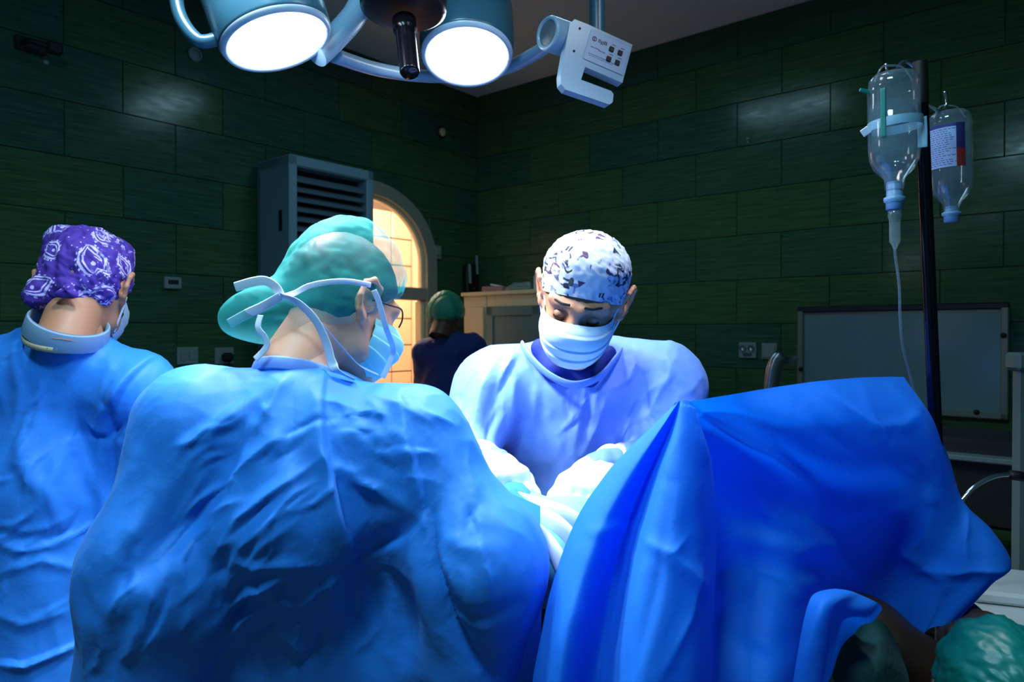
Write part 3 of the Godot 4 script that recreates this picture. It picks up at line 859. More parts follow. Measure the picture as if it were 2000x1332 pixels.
func build_surgical_lamp() -> void:
	var hub := at(787, 22, 1.62)
	var t := thing("surgical_lamp", "pale blue ceiling-mounted surgical lamp with round glowing heads and control panel", "lamp", Transform3D(Basis(), at(1167, 60, 1.78) * Vector3(1, 0, 1) + Vector3(0, ROOM_H, 0)))
	var add := func(called: String, mesh: Mesh, m: Material, xf := Transform3D(), label := "") -> MeshInstance3D:
		return part(called, mesh, m, t, t.global_transform.affine_inverse() * xf, label)
	# heads; two hang in view, three more above the frame
	var A := at(540, 78, 1.5); var B := at(912, 108, 1.85)
	for spec in [[A, (FIELD - A) * 0.75 + Vector3(-0.05, -0.25, 0), 0.104, 1.4, 54.0, true], [B, Vector3(0.03, -0.93, 0.33), 0.106, 0.6, 44.0, false], [Vector3(0.42, 2.42, -1.34), Vector3(-0.28, -1, -0.06), 0.104, 0.5, 50.0, false], [Vector3(0.04, 2.40, -1.26), Vector3(-0.02, -1, -0.10), 0.104, 0.35, 60.0, false], [Vector3(-0.60, 2.42, -1.24), Vector3(0.20, -1, -0.06), 0.104, 0.7, 62.0, false]]:
		lamp_head(t, spec[0], (spec[1] as Vector3).normalized(), spec[2], spec[3], spec[4], spec[5])
	for o in t.get_children():   # heads were placed in the room's own coordinates
		if o is MeshInstance3D: o.transform = t.global_transform.affine_inverse() * o.transform
	# hub disc and sterile handle
	var hd := at(800, 142, 1.56) - hub
	add.call("hub", lathe([Vector2(0, 0.0), Vector2(0.085, 0.0), Vector2(0.097, 0.008), Vector2(0.099, 0.03), Vector2(0.09, 0.045), Vector2(0.05, 0.06), Vector2(0, 0.06)], 48), M.hub_dark, along(hub, Vector3(0.02, 1, -0.12)), "dark round hub")
	add.call("sterile_handle", lathe([Vector2(0, 0.0), Vector2(0.019, 0.0), Vector2(0.022, 0.006), Vector2(0.022, 0.118), Vector2(0.027, 0.12), Vector2(0.027, 0.15), Vector2(0, 0.15)], 28), M.handle_dark, along(hub + hd, -hd), "black polished sterile handle")
	add.call("hub_column", tube([hub + Vector3(0, 0.05, -0.02), hub + Vector3(0.0, 0.24, -0.03)], 0.045, 20, 1), M.lamp_enamel)
	# spokes from the column to each head
	for q in [A + Vector3(0.03, 0.24, 0), B + Vector3(-0.02, 0.22, -0.05), Vector3(0.42, 2.64, -1.34), Vector3(0.04, 2.62, -1.24), Vector3(-0.60, 2.64, -1.22)]:
		add.call("spoke", tube([hub + Vector3(0, 0.22, -0.03), (hub + q) / 2 + Vector3(0, 0.12, 0), q], 0.022, 12, 6), M.lamp_enamel)
	# yoke that swings under the heads, and its upright
	add.call("yoke", tube([at(1072, 84, 1.82), at(1040, 106, 1.90), at(985, 132, 2.0), at(900, 146, 2.02), at(820, 146, 1.94), at(730, 132, 1.80), at(650, 106, 1.68)], 0.017, 14, 8, 0.020, Vector3(0, 1, 0.2)), M.lamp_enamel_lit)
	add.call("upright", tube([at(616, 106, 1.60), at(640, 84, 1.62), at(690, 30, 1.66), at(712, -20, 1.68)], 0.028, 18, 6), M.lamp_enamel_lit)
	# swivel joint
	var j0 := at(1068, 62, 1.76); var j1 := at(1124, 74, 1.80)
	add.call("swivel_joint", lathe([Vector2(0, 0.01), Vector2(0.030, 0.01), Vector2(0.032, 0.0), Vector2(0.039, 0.0), Vector2(0.042, 0.006), Vector2(0.042, 0.072), Vector2(0.039, 0.078), Vector2(0, 0.078)], 36), M.lamp_enamel_lit, along(j0, j1 - j0 + Vector3(0, 0, -0.02)))
	add.call("joint_cap", lathe([Vector2(0, 0.004), Vector2(0.031, 0.004), Vector2(0.031, 0.012), Vector2(0, 0.012)], 30), M.louvre_grey, along(j0 + Vector3(0, 0, 0.001), j1 - j0 + Vector3(0, 0, -0.02)))
	# control box with the C-shaped handle, in its own plane
	var s := 1.76 / FOCAL
	var box_xf := spot(at(1160, 110, 1.76), Vector3(1, 0, -0.28), Vector3.UP)
	var pts := PackedVector2Array()
	for p in [[1112, 50], [1122, 40], [1146, 46], [1240, 76], [1219, 154], [1143, 130], [1135, 156], [1196, 172], [1201, 178], [1199, 194], [1192, 199], [1104, 178], [1095, 168], [1094, 150]]:
		pts.append(Vector2((p[0] - 1160) * s * 1.04, (110 - p[1]) * s))
	var cb: MeshInstance3D = add.call("control_box", extrude(pts, -0.03, 0.0), M.lamp_enamel_lit, box_xf)
	var rot := Transform3D(Basis(Vector3.BACK, -0.29), Vector3((1184 - 1160) * s * 1.04, (110 - 98) * s, 0.0))
	var fm := mat("panel_print", Color.WHITE, 0.4)
	fm.albedo_texture = tex(panel_print())
	var face := PackedVector2Array([Vector2(-0.052, -0.037), Vector2(0.058, -0.037), Vector2(0.058, 0.040), Vector2(-0.052, 0.040)])
	var fv := PackedVector3Array(); var fu := PackedVector2Array()
	for p in face:
		fv.append(Vector3(p.x, p.y, 0.0015)); fu.append(Vector2((p.x + 0.052) / 0.11, 1.0 - (p.y + 0.037) / 0.077))
	part("panel_face", commit(fv, PackedInt32Array([0, 2, 1, 0, 3, 2]), fu, false), fm, cb, rot)
	for p in [Vector2(0.012, 0.013), Vector2(0.036, 0.013), Vector2(0.012, -0.013), Vector2(0.036, -0.013)]:
		part("button", box(Vector3(0.013, 0.013, 0.004), 0.0015), M.rubber_dark, cb, rot * Transform3D(Basis(), Vector3(p.x, p.y, 0.003)))
	for p in [Vector2((1131 - 1160) * s, (110 - 57) * s), Vector2((1119 - 1160) * s, (110 - 102) * s)]:
		part("screw", lathe([Vector2(0, 0), Vector2(0.0032, 0), Vector2(0.0025, 0.002), Vector2(0, 0.0022)], 10), M.rubber_dark, cb, Transform3D(Basis(Vector3.RIGHT, PI / 2), Vector3(p.x, p.y, 0.0)))
	# drop tube up to the ceiling, with its cover
	var top := at(1167, 60, 1.785)
	add.call("drop_tube", tube([top + Vector3(0, -0.03, 0), Vector3(top.x, ROOM_H - 0.02, top.z)], 0.0195, 24, 1), M.lamp_enamel)
	add.call("ceiling_cover", lathe([Vector2(0.02, -0.12), Vector2(0.09, -0.10), Vector2(0.13, -0.03), Vector2(0.135, 0.0), Vector2(0, 0.0)], 36), M.lamp_enamel, Transform3D(Basis(), Vector3(top.x, ROOM_H, top.z)))
	add.call("spring_arm", tube([Vector3(top.x, ROOM_H - 0.2, top.z), Vector3(top.x - 0.2, ROOM_H - 0.28, top.z), Vector3(-0.25, ROOM_H - 0.4, -1.66), Vector3(-0.25, 2.44, -1.66)], 0.028, 14, 6), M.lamp_enamel)

# the printed face of the control panel: a round mark, short words and lines too small to read, boxes round the keys
func panel_print() -> Image:
	var im := Image.create(330, 231, false, Image.FORMAT_RGB8)
	im.fill(Color(0.50, 0.60, 0.74))
	im.fill_rect(Rect2i(4, 4, 322, 223), Color(0.56, 0.66, 0.79))
	var ink := Color(0.06, 0.07, 0.16)
	for y in 231: for x in 330:
		var d := Vector2(x - 45, y - 58).length()
		if d < 19 and d > 11 or (absf(x - 45) < 4 and d < 19): im.set_pixel(x, y, ink)
	var r := RandomNumberGenerator.new(); r.seed = 5
	var x := 78
	while x < 140:
		var w := r.randi_range(6, 10)
		im.fill_rect(Rect2i(x, 44 + r.randi_range(0, 8), w, 28), ink); x += w + 4
	for line in [[30, 118, 74, 9], [100, 124, 56, 9], [30, 172, 220, 7], [34, 186, 200, 5]]:
		x = line[0]
		while x < line[0] + line[2]:
			var w := r.randi_range(3, 8)
			im.fill_rect(Rect2i(x, line[1], w, line[3]), Color(0.16, 0.20, 0.36)); x += w + r.randi_range(2, 4)
	for q in [[186, 52], [258, 52], [186, 128], [258, 128]]:
		im.fill_rect(Rect2i(q[0] + 2, q[1] - 12, 30, 6), Color(0.2, 0.25, 0.4))
	return im

func build_ceiling_and_fill_light() -> void:
	# dim: added fill light above the camera, room light over the tiled corner
	ceiling_panel(Vector3(-0.45, ROOM_H, -0.12), "added dim fill panel above the camera", 2.7)
	ceiling_panel(Vector3(0.12, ROOM_H, -3.02), "dim long ceiling light above the tiled corner", 0.55)

func ceiling_panel(c: Vector3, label: String, energy: float) -> void:
	var t := thing("ceiling_or_fill_light", label, "lamp", Transform3D(right_frame().basis, c))
	part("tray", box(Vector3(0.78, 0.05, 0.36), 0.006), M.white_plastic, t, Transform3D(Basis(), Vector3(0, -0.025, 0)))
	part("diffuser", box(Vector3(0.72, 0.02, 0.30), 0.004), M.ceiling_glow, t, Transform3D(Basis(), Vector3(0, -0.056, 0)))
	var a := AreaLight3D.new()
	a.name = "panel"
	a.area_size = Vector2(0.70, 0.28)
	a.light_color = Color(0.66, 0.90, 1.0); a.light_energy = energy; a.shadow_enabled = true; a.area_range = 12.0
	t.add_child(a)
	a.transform = Transform3D(Basis(Vector3.RIGHT, -PI / 2), Vector3(0, -0.075, 0))

# ---------------------------------------------------------------- table, cloths
const TABLE_HEAD := Vector3(0.92, 0, -1.20)
const TABLE_DIR := Vector3(-0.936, 0, -0.351)

func build_table() -> void:
	var t := thing("operating_table", "operating table with black mattress under the blue drape", "table", Transform3D(Basis(TABLE_DIR, Vector3.UP, TABLE_DIR.cross(Vector3.UP)), TABLE_HEAD))
	part("top", box(Vector3(1.9, 0.04, 0.44), 0.01), M.steel, t, Transform3D(Basis(), Vector3(0.85, 0.74, 0)))
	part("mattress", box(Vector3(1.86, 0.06, 0.42), 0.02), M.rubber_dark, t, Transform3D(Basis(), Vector3(0.85, 0.79, 0)))
	part("column", box(Vector3(0.24, 0.62, 0.2), 0.02), M.steel, t, Transform3D(Basis(), Vector3(0.85, 0.41, 0)))
	part("foot", box(Vector3(0.9, 0.1, 0.42), 0.03), M.white_plastic, t, Transform3D(Basis(), Vector3(0.85, 0.05, 0)))
	# screen frame that holds the drape up
	var s := thing("screen_frame", "bent steel frame holding up the blue drape", "frame", Transform3D(Basis(), at(1540, 760, 1.15) * Vector3(1, 0, 1)))
	var a := at(1356, 835, 1.08); var b := at(1730, 775, 1.34)
	wpart("bar", tube([Vector3(a.x, 0.82, a.z - 0.12), a + Vector3(0, -0.06, 0), a, b, b + Vector3(0, -0.06, -0.06), Vector3(b.x, 0.82, b.z - 0.24)], 0.007, 10, 3), M.steel, s)

func build_drapes() -> void:
	var t := thing("surgical_drape", "large bright blue drape hung over the screen frame beside the surgeon", "drape", Transform3D(Basis(), at(1540, 760, 1.12) * Vector3(1, 0, 1)))
	# columns of measured points from the ridge down: front folds, then round behind
	var cols := [
		[[1326, 786, 1.03], [1262, 850, 1.06], [1190, 925, 1.09], [1132, 1010, 1.10], [1090, 1110, 1.09], [1062, 1230, 1.06], [1040, 1345, 1.04], [1030, 1480, 1.02]],
		[[1328, 785, 1.02], [1285, 850, 1.02], [1232, 935, 1.03], [1185, 1020, 1.03], [1145, 1120, 1.01], [1115, 1230, 0.98], [1095, 1345, 0.96], [1085, 1480, 0.95]],
		[[1331, 784, 1.02], [1306, 850, 1.035], [1262, 945, 1.06], [1232, 1030, 1.07], [1206, 1130, 1.065], [1184, 1240, 1.05], [1168, 1345, 1.03], [1160, 1480, 1.02]],
		[[1334, 784, 1.015], [1322, 850, 0.995], [1300, 945, 0.98], [1280, 1030, 0.965], [1262, 1130, 0.945], [1245, 1240, 0.925], [1235, 1345, 0.91], [1228, 1480, 0.90]],
		[[1340, 784, 1.015], [1348, 850, 0.99], [1350, 945, 0.965], [1346, 1030, 0.95], [1342, 1130, 0.93], [1338, 1240, 0.91], [1335, 1345, 0.90], [1332, 1480, 0.89]],
		[[1347, 785, 1.02], [1366, 850, 1.01], [1378, 945, 1.0], [1383, 1030, 0.985], [1384, 1130, 0.965], [1382, 1240, 0.945], [1378, 1345, 0.93], [1378, 1480, 0.92]],
		[[1356, 784, 1.030], [1376, 850, 1.073], [1392, 945, 1.105], [1398, 1030, 1.110], [1400, 1130, 1.083], [1400, 1240, 1.042], [1402, 1345, 1.008], [1404, 1480, 0.995]],
		[[1400, 777, 1.060], [1430, 850, 1.090], [1455, 945, 1.137], [1470, 1030, 1.157], [1475, 1130, 1.125], [1470, 1240, 1.045], [1470, 1345, 0.998], [1470, 1480, 0.980]],
		[[1490, 762, 1.110], [1520, 835, 1.090], [1552, 930, 1.137], [1560, 1020, 1.167], [1560, 1120, 1.145], [1552, 1230, 1.075], [1545, 1345, 1.018], [1545, 1480, 1.000]],
		[[1590, 747, 1.170], [1622, 825, 1.130], [1650, 915, 1.165], [1655, 1000, 1.252], [1650, 1100, 1.305], [1640, 1200, 1.292], [1630, 1300, 1.237], [1625, 1440, 1.185]],
		[[1690, 738, 1.240], [1715, 820, 1.200], [1742, 900, 1.215], [1745, 985, 1.302], [1738, 1080, 1.365], [1725, 1170, 1.362], [1715, 1260, 1.328], [1710, 1400, 1.285]],
		[[1765, 737, 1.300], [1800, 812, 1.260], [1830, 890, 1.260], [1832, 975, 1.270], [1818, 1060, 1.300], [1800, 1130, 1.330], [1782, 1215, 1.340], [1770, 1330, 1.340]],
		[[1770, 738, 1.31], [1822, 815, 1.30], [1852, 890, 1.31], [1874, 970, 1.30], [1885, 1050, 1.28], [1880, 1110, 1.27], [1850, 1180, 1.29], [1820, 1240, 1.31]],
		[[1772, 740, 1.33], [1830, 825, 1.35], [1862, 905, 1.36], [1890, 985, 1.34], [1945, 1038, 1.30], [1984, 1106, 1.27], [1945, 1150, 1.27], [1872, 1228, 1.30]],
		[[1768, 742, 1.36], [1815, 840, 1.44], [1845, 920, 1.48], [1878, 1000, 1.50], [1905, 1060, 1.50], [1925, 1110, 1.50], [1900, 1150, 1.50], [1860, 1200, 1.50]],
		[[1700, 742, 1.30], [1710, 830, 1.42], [1715, 910, 1.50], [1718, 990, 1.56], [1718, 1050, 1.58], [1715, 1100, 1.60], [1712, 1150, 1.60], [1708, 1200, 1.60]],
		[[1540, 758, 1.17], [1540, 840, 1.32], [1535, 910, 1.42], [1530, 970, 1.50], [1525, 1020, 1.54], [1522, 1070, 1.56], [1520, 1110, 1.58], [1518, 1150, 1.58]],
		[[1400, 780, 1.09], [1390, 850, 1.22], [1370, 910, 1.34], [1350, 960, 1.42], [1335, 1000, 1.47], [1325, 1040, 1.50], [1318, 1080, 1.52], [1312, 1120, 1.52]],
		[[1328, 788, 1.05], [1290, 850, 1.14], [1245, 910, 1.24], [1215, 960, 1.32], [1195, 1010, 1.38], [1180, 1050, 1.42], [1170, 1090, 1.44], [1165, 1130, 1.44]],
		[[1326, 787, 1.035], [1264, 850, 1.08], [1200, 920, 1.14], [1150, 1000, 1.20], [1118, 1080, 1.22], [1100, 1160, 1.22], [1090, 1240, 1.22], [1085, 1320, 1.22]],
		[[1326, 786, 1.03], [1262, 850, 1.06], [1190, 925, 1.09], [1132, 1010, 1.10], [1090, 1110, 1.09], [1062, 1230, 1.06], [1040, 1345, 1.04], [1030, 1480, 1.02]],
	]
	var ctrl := []
	for c in cols:
		var line := []
		for p in c: line.append(at(p[0], p[1], p[2]))
		ctrl.append(line)
	var g := refine(ctrl, 150, 300)      # rows run round, each holds a column
	var v := PackedVector3Array(); var ix := PackedInt32Array()
	for i in g.size(): for j in 150: v.append(g[i][j])
	for i in g.size() - 1: for j in 149:
		var a := i * 150 + j
		ix.append_array([a, a + 1, a + 150, a + 1, a + 151, a + 150])
	# make the cloth face outwards before pressing folds into it
	var mid := 45 * 150 + 40
	var nn := (v[mid + 150] - v[mid]).cross(v[mid + 1] - v[mid])
	if nn.z < 0: ix.reverse()
	var fold := func(pts: Array, amp: float, w: float, sharp: int) -> Array:
		var l := []
		for p in pts: l.append(at(p[0], p[1], p[2]))
		return [l, amp, w, sharp]
	var folds := [
		fold.call([[1350, 800, 1.04], [1430, 845, 1.08], [1520, 890, 1.1], [1600, 950, 1.14]], 0.012, 0.014, 2),
		fold.call([[1690, 770, 1.22], [1705, 830, 1.2], [1740, 880, 1.2], [1830, 985, 1.26]], 0.010, 0.014, 1),
		fold.call([[1620, 770, 1.17], [1660, 800, 1.17], [1705, 832, 1.2]], 0.006, 0.010, 1),
		fold.call([[1700, 835, 1.2], [1760, 830, 1.25], [1800, 800, 1.28]], 0.006, 0.014, 0),
		fold.call([[1740, 880, 1.2], [1790, 930, 1.26], [1835, 960, 1.27]], -0.010, 0.012, 1),
		fold.call([[1400, 1040, 1.13], [1470, 1060, 1.14], [1560, 1085, 1.14], [1640, 1075, 1.2]], 0.014, 0.022, 0),
		fold.call([[1410, 1180, 1.06], [1480, 1150, 1.09], [1560, 1165, 1.1], [1620, 1150, 1.2]], 0.012, 0.02, 0),
		fold.call([[1420, 1230, 1.0], [1500, 1260, 1.02], [1560, 1290, 1.02]], -0.012, 0.02, 0),
		fold.call([[1500, 840, 1.1], [1560, 900, 1.14], [1640, 970, 1.18], [1700, 985, 1.22]], -0.012, 0.02, 1),
		fold.call([[1300, 1080, 0.96], [1340, 1110, 0.95], [1378, 1150, 0.96]], 0.006, 0.012, 0),
		fold.call([[1270, 1060, 0.97], [1310, 1075, 0.96], [1345, 1050, 0.95]], 0.005, 0.010, 1),
		fold.call([[1270, 1340, 0.92], [1320, 1260, 0.92], [1350, 1200, 0.93], [1370, 1120, 0.95]], 0.006, 0.010, 1),
		fold.call([[1205, 1330, 0.97], [1230, 1210, 1.0], [1262, 1080, 1.03], [1295, 930, 1.03]], -0.006, 0.012, 0),
		fold.call([[1160, 1040, 1.05], [1200, 1025, 1.05], [1250, 1030, 1.06]], 0.005, 0.010, 0),
		fold.call([[1600, 1000, 1.18], [1680, 1010, 1.22], [1760, 1000, 1.26], [1820, 970, 1.27]], 0.010, 0.022, 0),
		fold.call([[1880, 1000, 1.32], [1890, 1060, 1.28], [1880, 1120, 1.28]], 0.012, 0.014, 1),
		fold.call([[1780, 1080, 1.3], [1820, 1110, 1.3], [1860, 1150, 1.28]], 0.012, 0.016, 1),
		fold.call([[1830, 1130, 1.29], [1900, 1115, 1.27], [1975, 1112, 1.27]], 0.010, 0.012, 1),
		fold.call([[1470, 900, 1.12], [1500, 990, 1.14], [1540, 1060, 1.14]], 0.006, 0.016, 0),
		fold.call([[1345, 795, 1.03], [1370, 900, 1.05], [1386, 1040, 1.05], [1384, 1330, 0.98]], 0.012, 0.014, 2),
		fold.call([[1500, 1000, 1.15], [1580, 1040, 1.16], [1660, 1110, 1.25], [1720, 1170, 1.33]], 0.016, 0.026, 0),
		fold.call([[1420, 1120, 1.1], [1520, 1130, 1.12], [1600, 1175, 1.15]], -0.012, 0.018, 1),
		fold.call([[1830, 985, 1.27], [1815, 1050, 1.3], [1780, 1100, 1.34]], 0.012, 0.018, 1),
		fold.call([[1740, 760, 1.28], [1790, 840, 1.28], [1838, 930, 1.28]], 0.007, 0.014, 1),
		fold.call([[1560, 790, 1.14], [1620, 850, 1.15], [1690, 900, 1.2]], -0.006, 0.016, 0),
	]
	v = crease(v, ix, folds, Vector3(0, 0, 1), 0.0016, 7.0, 4)
	wpart("cloth", commit(v, ix, PackedVector2Array(), false), M.drape_blue, t)
	# turned-back flap low at the front
	var flap := [
		[[1556, 1345, 0.97], [1566, 1280, 0.965], [1578, 1215, 0.965], [1592, 1172, 0.98], [1610, 1160, 1.03]],
		[[1580, 1345, 0.945], [1592, 1270, 0.94], [1606, 1205, 0.945], [1620, 1172, 0.965], [1638, 1156, 1.02]],
		[[1612, 1345, 0.945], [1622, 1270, 0.945], [1630, 1210, 0.95], [1646, 1178, 0.97], [1668, 1160, 1.02]],
		[[1624, 1345, 0.985], [1634, 1275, 0.985], [1642, 1218, 0.985], [1662, 1190, 0.99], [1694, 1170, 1.03]],
		[[1632, 1330, 1.04], [1646, 1270, 1.03], [1660, 1222, 1.02], [1694, 1206, 1.01], [1726, 1186, 1.04]],
		[[1650, 1300, 1.12], [1668, 1262, 1.10], [1690, 1230, 1.07], [1712, 1222, 1.04], [1732, 1198, 1.06]],
	]
	var rows := []
	for c in flap:
		var l := []
		for p in c: l.append(at(p[0], p[1], p[2]))
		rows.append(l)
	wpart("turned_flap", sheet(refine(rows, 40, 50)), M.drape_blue, t)
	# near side of the table cloth, between the gowned back and the tall drape
	var side := thing("table_drape", "flat blue cloth corner hanging over the near edge of the table", "drape", Transform3D(Basis(), at(1040, 1200, 1.2) * Vector3(1, 0, 1)))
	var near := [
		[[860, 905, 1.36], [930, 940, 1.33], [1000, 968, 1.30], [1056, 992, 1.27]],
		[[860, 960, 1.33], [930, 990, 1.30], [1000, 1040, 1.25], [1056, 1060, 1.23]],
		[[860, 1120, 1.31], [930, 1130, 1.28], [1002, 1150, 1.22], [1060, 1150, 1.20]],
		[[860, 1260, 1.31], [930, 1260, 1.28], [1002, 1260, 1.22], [1056, 1270, 1.20]],
		[[860, 1420, 1.31], [930, 1420, 1.28], [1002, 1420, 1.22], [1050, 1430, 1.20]],
	]
	rows = []
	for c in near:
		var l := []
		for p in c: l.append(at(p[0], p[1], p[2]))
		rows.append(l)
	wpart("cloth", sheet(refine(rows, 30, 50)), M.drape_blue, side)
	# pale folded towels round the wound
	var f := Field.new()
	f.limb(at(900, 1000, 1.55), at(1010, 1020, 1.47), 0.05, 0.055, 0.04)
	f.limb(at(1010, 1020, 1.47), at(1120, 1040, 1.38), 0.055, 0.055, 0.04)
	f.limb(at(1000, 1030, 1.42), at(1100, 1090, 1.30), 0.06, 0.06, 0.04)
	f.limb(at(1120, 1040, 1.38), at(1250, 1030, 1.40), 0.055, 0.055, 0.04)
	f.limb(at(1060, 1120, 1.38), at(1180, 1120, 1.36), 0.07, 0.07, 0.04)
	var bb := bounds(f, 0.01); var q := net(f, bb[0], bb[1], 0.010)
	var base := thing("wound_sheet", "pale sheet rolled round the operating field under the gloved hands", "sheet", Transform3D(Basis(), at(1060, 1000, 1.42) * Vector3(1, 0, 1)))
	wpart("cloth", commit(q[0], q[1]), M.towel_green, base)
	var strips := [[[960, 965, 1.40], [1040, 990, 1.36], [1105, 1012, 1.30], [1135, 1030, 1.28]], [[985, 985, 1.375], [1050, 1010, 1.33], [1095, 1035, 1.27], [1120, 1062, 1.25]], [[1010, 1020, 1.34], [1055, 1050, 1.28], [1085, 1085, 1.24], [1100, 1115, 1.225]]]
	for k in 3:
		var l := []
		for p in strips[k]: l.append(at(p[0], p[1], p[2]))
		var tw := thing("folded_towel", ["folded white towel lying right against the gloved hands", "folded white towel between two others on the pale sheet", "folded white towel lying lowest, against the blue cloth corner"][k], "towel", Transform3D(Basis(), l[1] * Vector3(1, 0, 1)), "folded white towels by the operating field")
		wpart("towel", tube(l, 0.022, 14, 8, 0.010, Vector3(0.25, 0.75, 0.6)), M.towel_white, tw)
	# green under-sheet that shows below the flap
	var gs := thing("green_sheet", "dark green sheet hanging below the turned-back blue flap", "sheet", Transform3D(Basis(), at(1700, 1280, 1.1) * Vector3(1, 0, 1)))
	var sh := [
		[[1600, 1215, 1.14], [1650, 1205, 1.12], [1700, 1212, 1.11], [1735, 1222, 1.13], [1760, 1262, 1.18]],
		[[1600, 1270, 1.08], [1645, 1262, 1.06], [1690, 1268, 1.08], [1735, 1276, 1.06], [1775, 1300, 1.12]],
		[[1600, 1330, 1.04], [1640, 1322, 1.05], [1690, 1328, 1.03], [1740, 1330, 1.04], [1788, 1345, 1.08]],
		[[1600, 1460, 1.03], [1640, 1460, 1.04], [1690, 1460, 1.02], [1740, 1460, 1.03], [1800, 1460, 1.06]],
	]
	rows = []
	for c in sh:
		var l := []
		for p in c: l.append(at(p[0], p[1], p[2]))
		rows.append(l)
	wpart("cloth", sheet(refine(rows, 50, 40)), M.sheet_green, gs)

# ---------------------------------------------------------------- drip stand
func bottle_shape(r: float, h: float) -> Array:
	# hangs mouth down: y = 0 is the base on top
	return [Vector2(0, -0.006), Vector2(r * 0.55, -0.003), Vector2(r * 0.8, -0.002), Vector2(r * 0.95, -0.010), Vector2(r, -0.028), Vector2(r, -h * 0.55), Vector2(r * 0.985, -h * 0.74), Vector2(r * 0.93, -h * 0.83), Vector2(r * 0.78, -h * 0.91), Vector2(r * 0.55, -h * 0.965), Vector2(r * 0.40, -h), Vector2(r * 0.36, -h - 0.02), Vector2(0, -h - 0.02)]

func build_iv_stand() -> void:
	clear(mat("bottle_glass", Color(0.66, 0.80, 0.88), 0.04), 0.10)
	clear(mat("bottle_fluid", Color(0.40, 0.58, 0.66), 0.03), 0.08)
	clear(mat("clear_tube", Color(0.60, 0.72, 0.74), 0.08), 0.20)
	mat("bottle_cap", Color(0.45, 0.62, 0.78), 0.35)
	mat("strap_blue", Color(0.52, 0.70, 0.80), 0.5)
	var d := 1.33
	var top := at(1800, 128, d); var low := at(1838, 900, d)
	var foot := low + (low - top).normalized() * ((low.y - 0.08) / ((top.y - low.y) / (low - top).length()))
	var t := thing("drip_stand", "polished steel drip stand with hooks behind the blue drape", "drip stand", Transform3D(Basis(), Vector3(foot.x, 0, foot.z)))
	wpart("pole", tube([foot, low, top + (top - low).normalized() * -0.06], 0.0115, 24, 1), M.dark_chrome, t)
	wpart("pole_head", tube([top + Vector3(-0.001, 0.008, 0), top + Vector3(0.002, -0.07, 0)], 0.0135, 20, 1), M.rubber_dark, t)
	wpart("hook", tube([top + Vector3(0, -0.01, 0), at(1770, 118, d), at(1752, 135, d - 0.01), at(1738, 140, d - 0.01), at(1734, 122, d - 0.01)], 0.0032, 8, 6), M.chrome, t)
	wpart("hook", tube([top + Vector3(0.002, -0.06, 0), at(1822, 206, d + 0.08), at(1838, 214, d + 0.14), at(1852, 204, d + 0.15), at(1849, 176, d + 0.15)], 0.0032, 8, 6), M.chrome, t)
	for k in 5:
		var a := TAU * k / 5 + 0.3
		wpart("leg", tube([foot + Vector3(0, 0.02, 0), foot + Vector3(cos(a) * 0.12, 0.01, sin(a) * 0.12), foot + Vector3(cos(a) * 0.26, -0.02, sin(a) * 0.26)], 0.013, 8, 4), M.steel, t)
		wpart("caster", lathe([Vector2(0, -0.012), Vector2(0.026, -0.012), Vector2(0.03, 0), Vector2(0.026, 0.012), Vector2(0, 0.012)], 16), M.rubber_dark, t).transform = Transform3D(Basis(Vector3(1, 0, 0), PI / 2), Vector3(cos(a) * 0.265, 0.030, sin(a) * 0.265))
	# first bottle: strap, hanger, drip chamber
	var bx := at(1748, 143, 1.30)
	var b := thing("infusion_bottle", "clear infusion bottle with pale strap and drip chamber on the higher hook", "bottle", Transform3D(Basis(Vector3.BACK, 0.015), bx), "infusion bottles on the drip stand")
	var R := 0.0435
	part("glass", lathe(bottle_shape(R, 0.19), 40), M.bottle_glass, b)
	part("fluid", lathe([Vector2(0, -0.055), Vector2(R * 0.95, -0.055), Vector2(R * 0.95, -0.14), Vector2(R * 0.88, -0.158), Vector2(R * 0.5, -0.183), Vector2(R * 0.32, -0.2), Vector2(0, -0.2)], 36), M.bottle_fluid, b)
	part("strap", lathe([Vector2(R * 1.01, -0.084), Vector2(R * 1.05, -0.084), Vector2(R * 1.05, -0.100), Vector2(R * 1.01, -0.100), Vector2(R * 1.01, -0.084)], 40), M.strap_blue, b, Transform3D(Basis(Vector3.BACK, 0.06), Vector3(-0.003, 0, 0)))
	part("strap_tail", tube([Vector3(R * 0.86, -0.085, 0.024), Vector3(R * 0.87, -0.115, 0.025), Vector3(R * 0.85, -0.14, 0.026)], 0.008, 10, 5, 0.0012, Vector3(1, 0, 0.6)), M.strap_blue, b)
	part("strap_end", box(Vector3(0.016, 0.014, 0.004), 0.001), M.tie_white, b, Transform3D(Basis(Vector3.BACK, 0.6), Vector3(-R - 0.008, -0.103, 0.0)))
	part("side_tape", tube([Vector3(-R * 0.80, -0.034, R * 0.66), Vector3(-R * 0.80, -0.07, R * 0.66), Vector3(-R * 0.80, -0.120, R * 0.66)], 0.0045, 10, 4, 0.0008, Vector3(0.7, 0, 0.7)), M.cap_solid, b, Transform3D(), "thin teal tape")
	part("tab", box(Vector3(0.022, 0.007, 0.004), 0.001), M.cap_solid, b, Transform3D(Basis(Vector3.BACK, -0.25), Vector3(-R - 0.008, -0.030, 0)))
	part("neck_ring", lathe([Vector2(0, -0.196), Vector2(0.0135, -0.196), Vector2(0.0135, -0.222), Vector2(0.018, -0.224), Vector2(0.018, -0.231), Vector2(0.0145, -0.233), Vector2(0.0145, -0.246), Vector2(0, -0.246)], 28), M.bottle_cap, b)
	part("drip_chamber", lathe([Vector2(0, -0.246), Vector2(0.011, -0.246), Vector2(0.0115, -0.26), Vector2(0.0095, -0.264), Vector2(0.0095, -0.305), Vector2(0.006, -0.310), Vector2(0.003, -0.318), Vector2(0, -0.318)], 24), M.clear_tube, b)
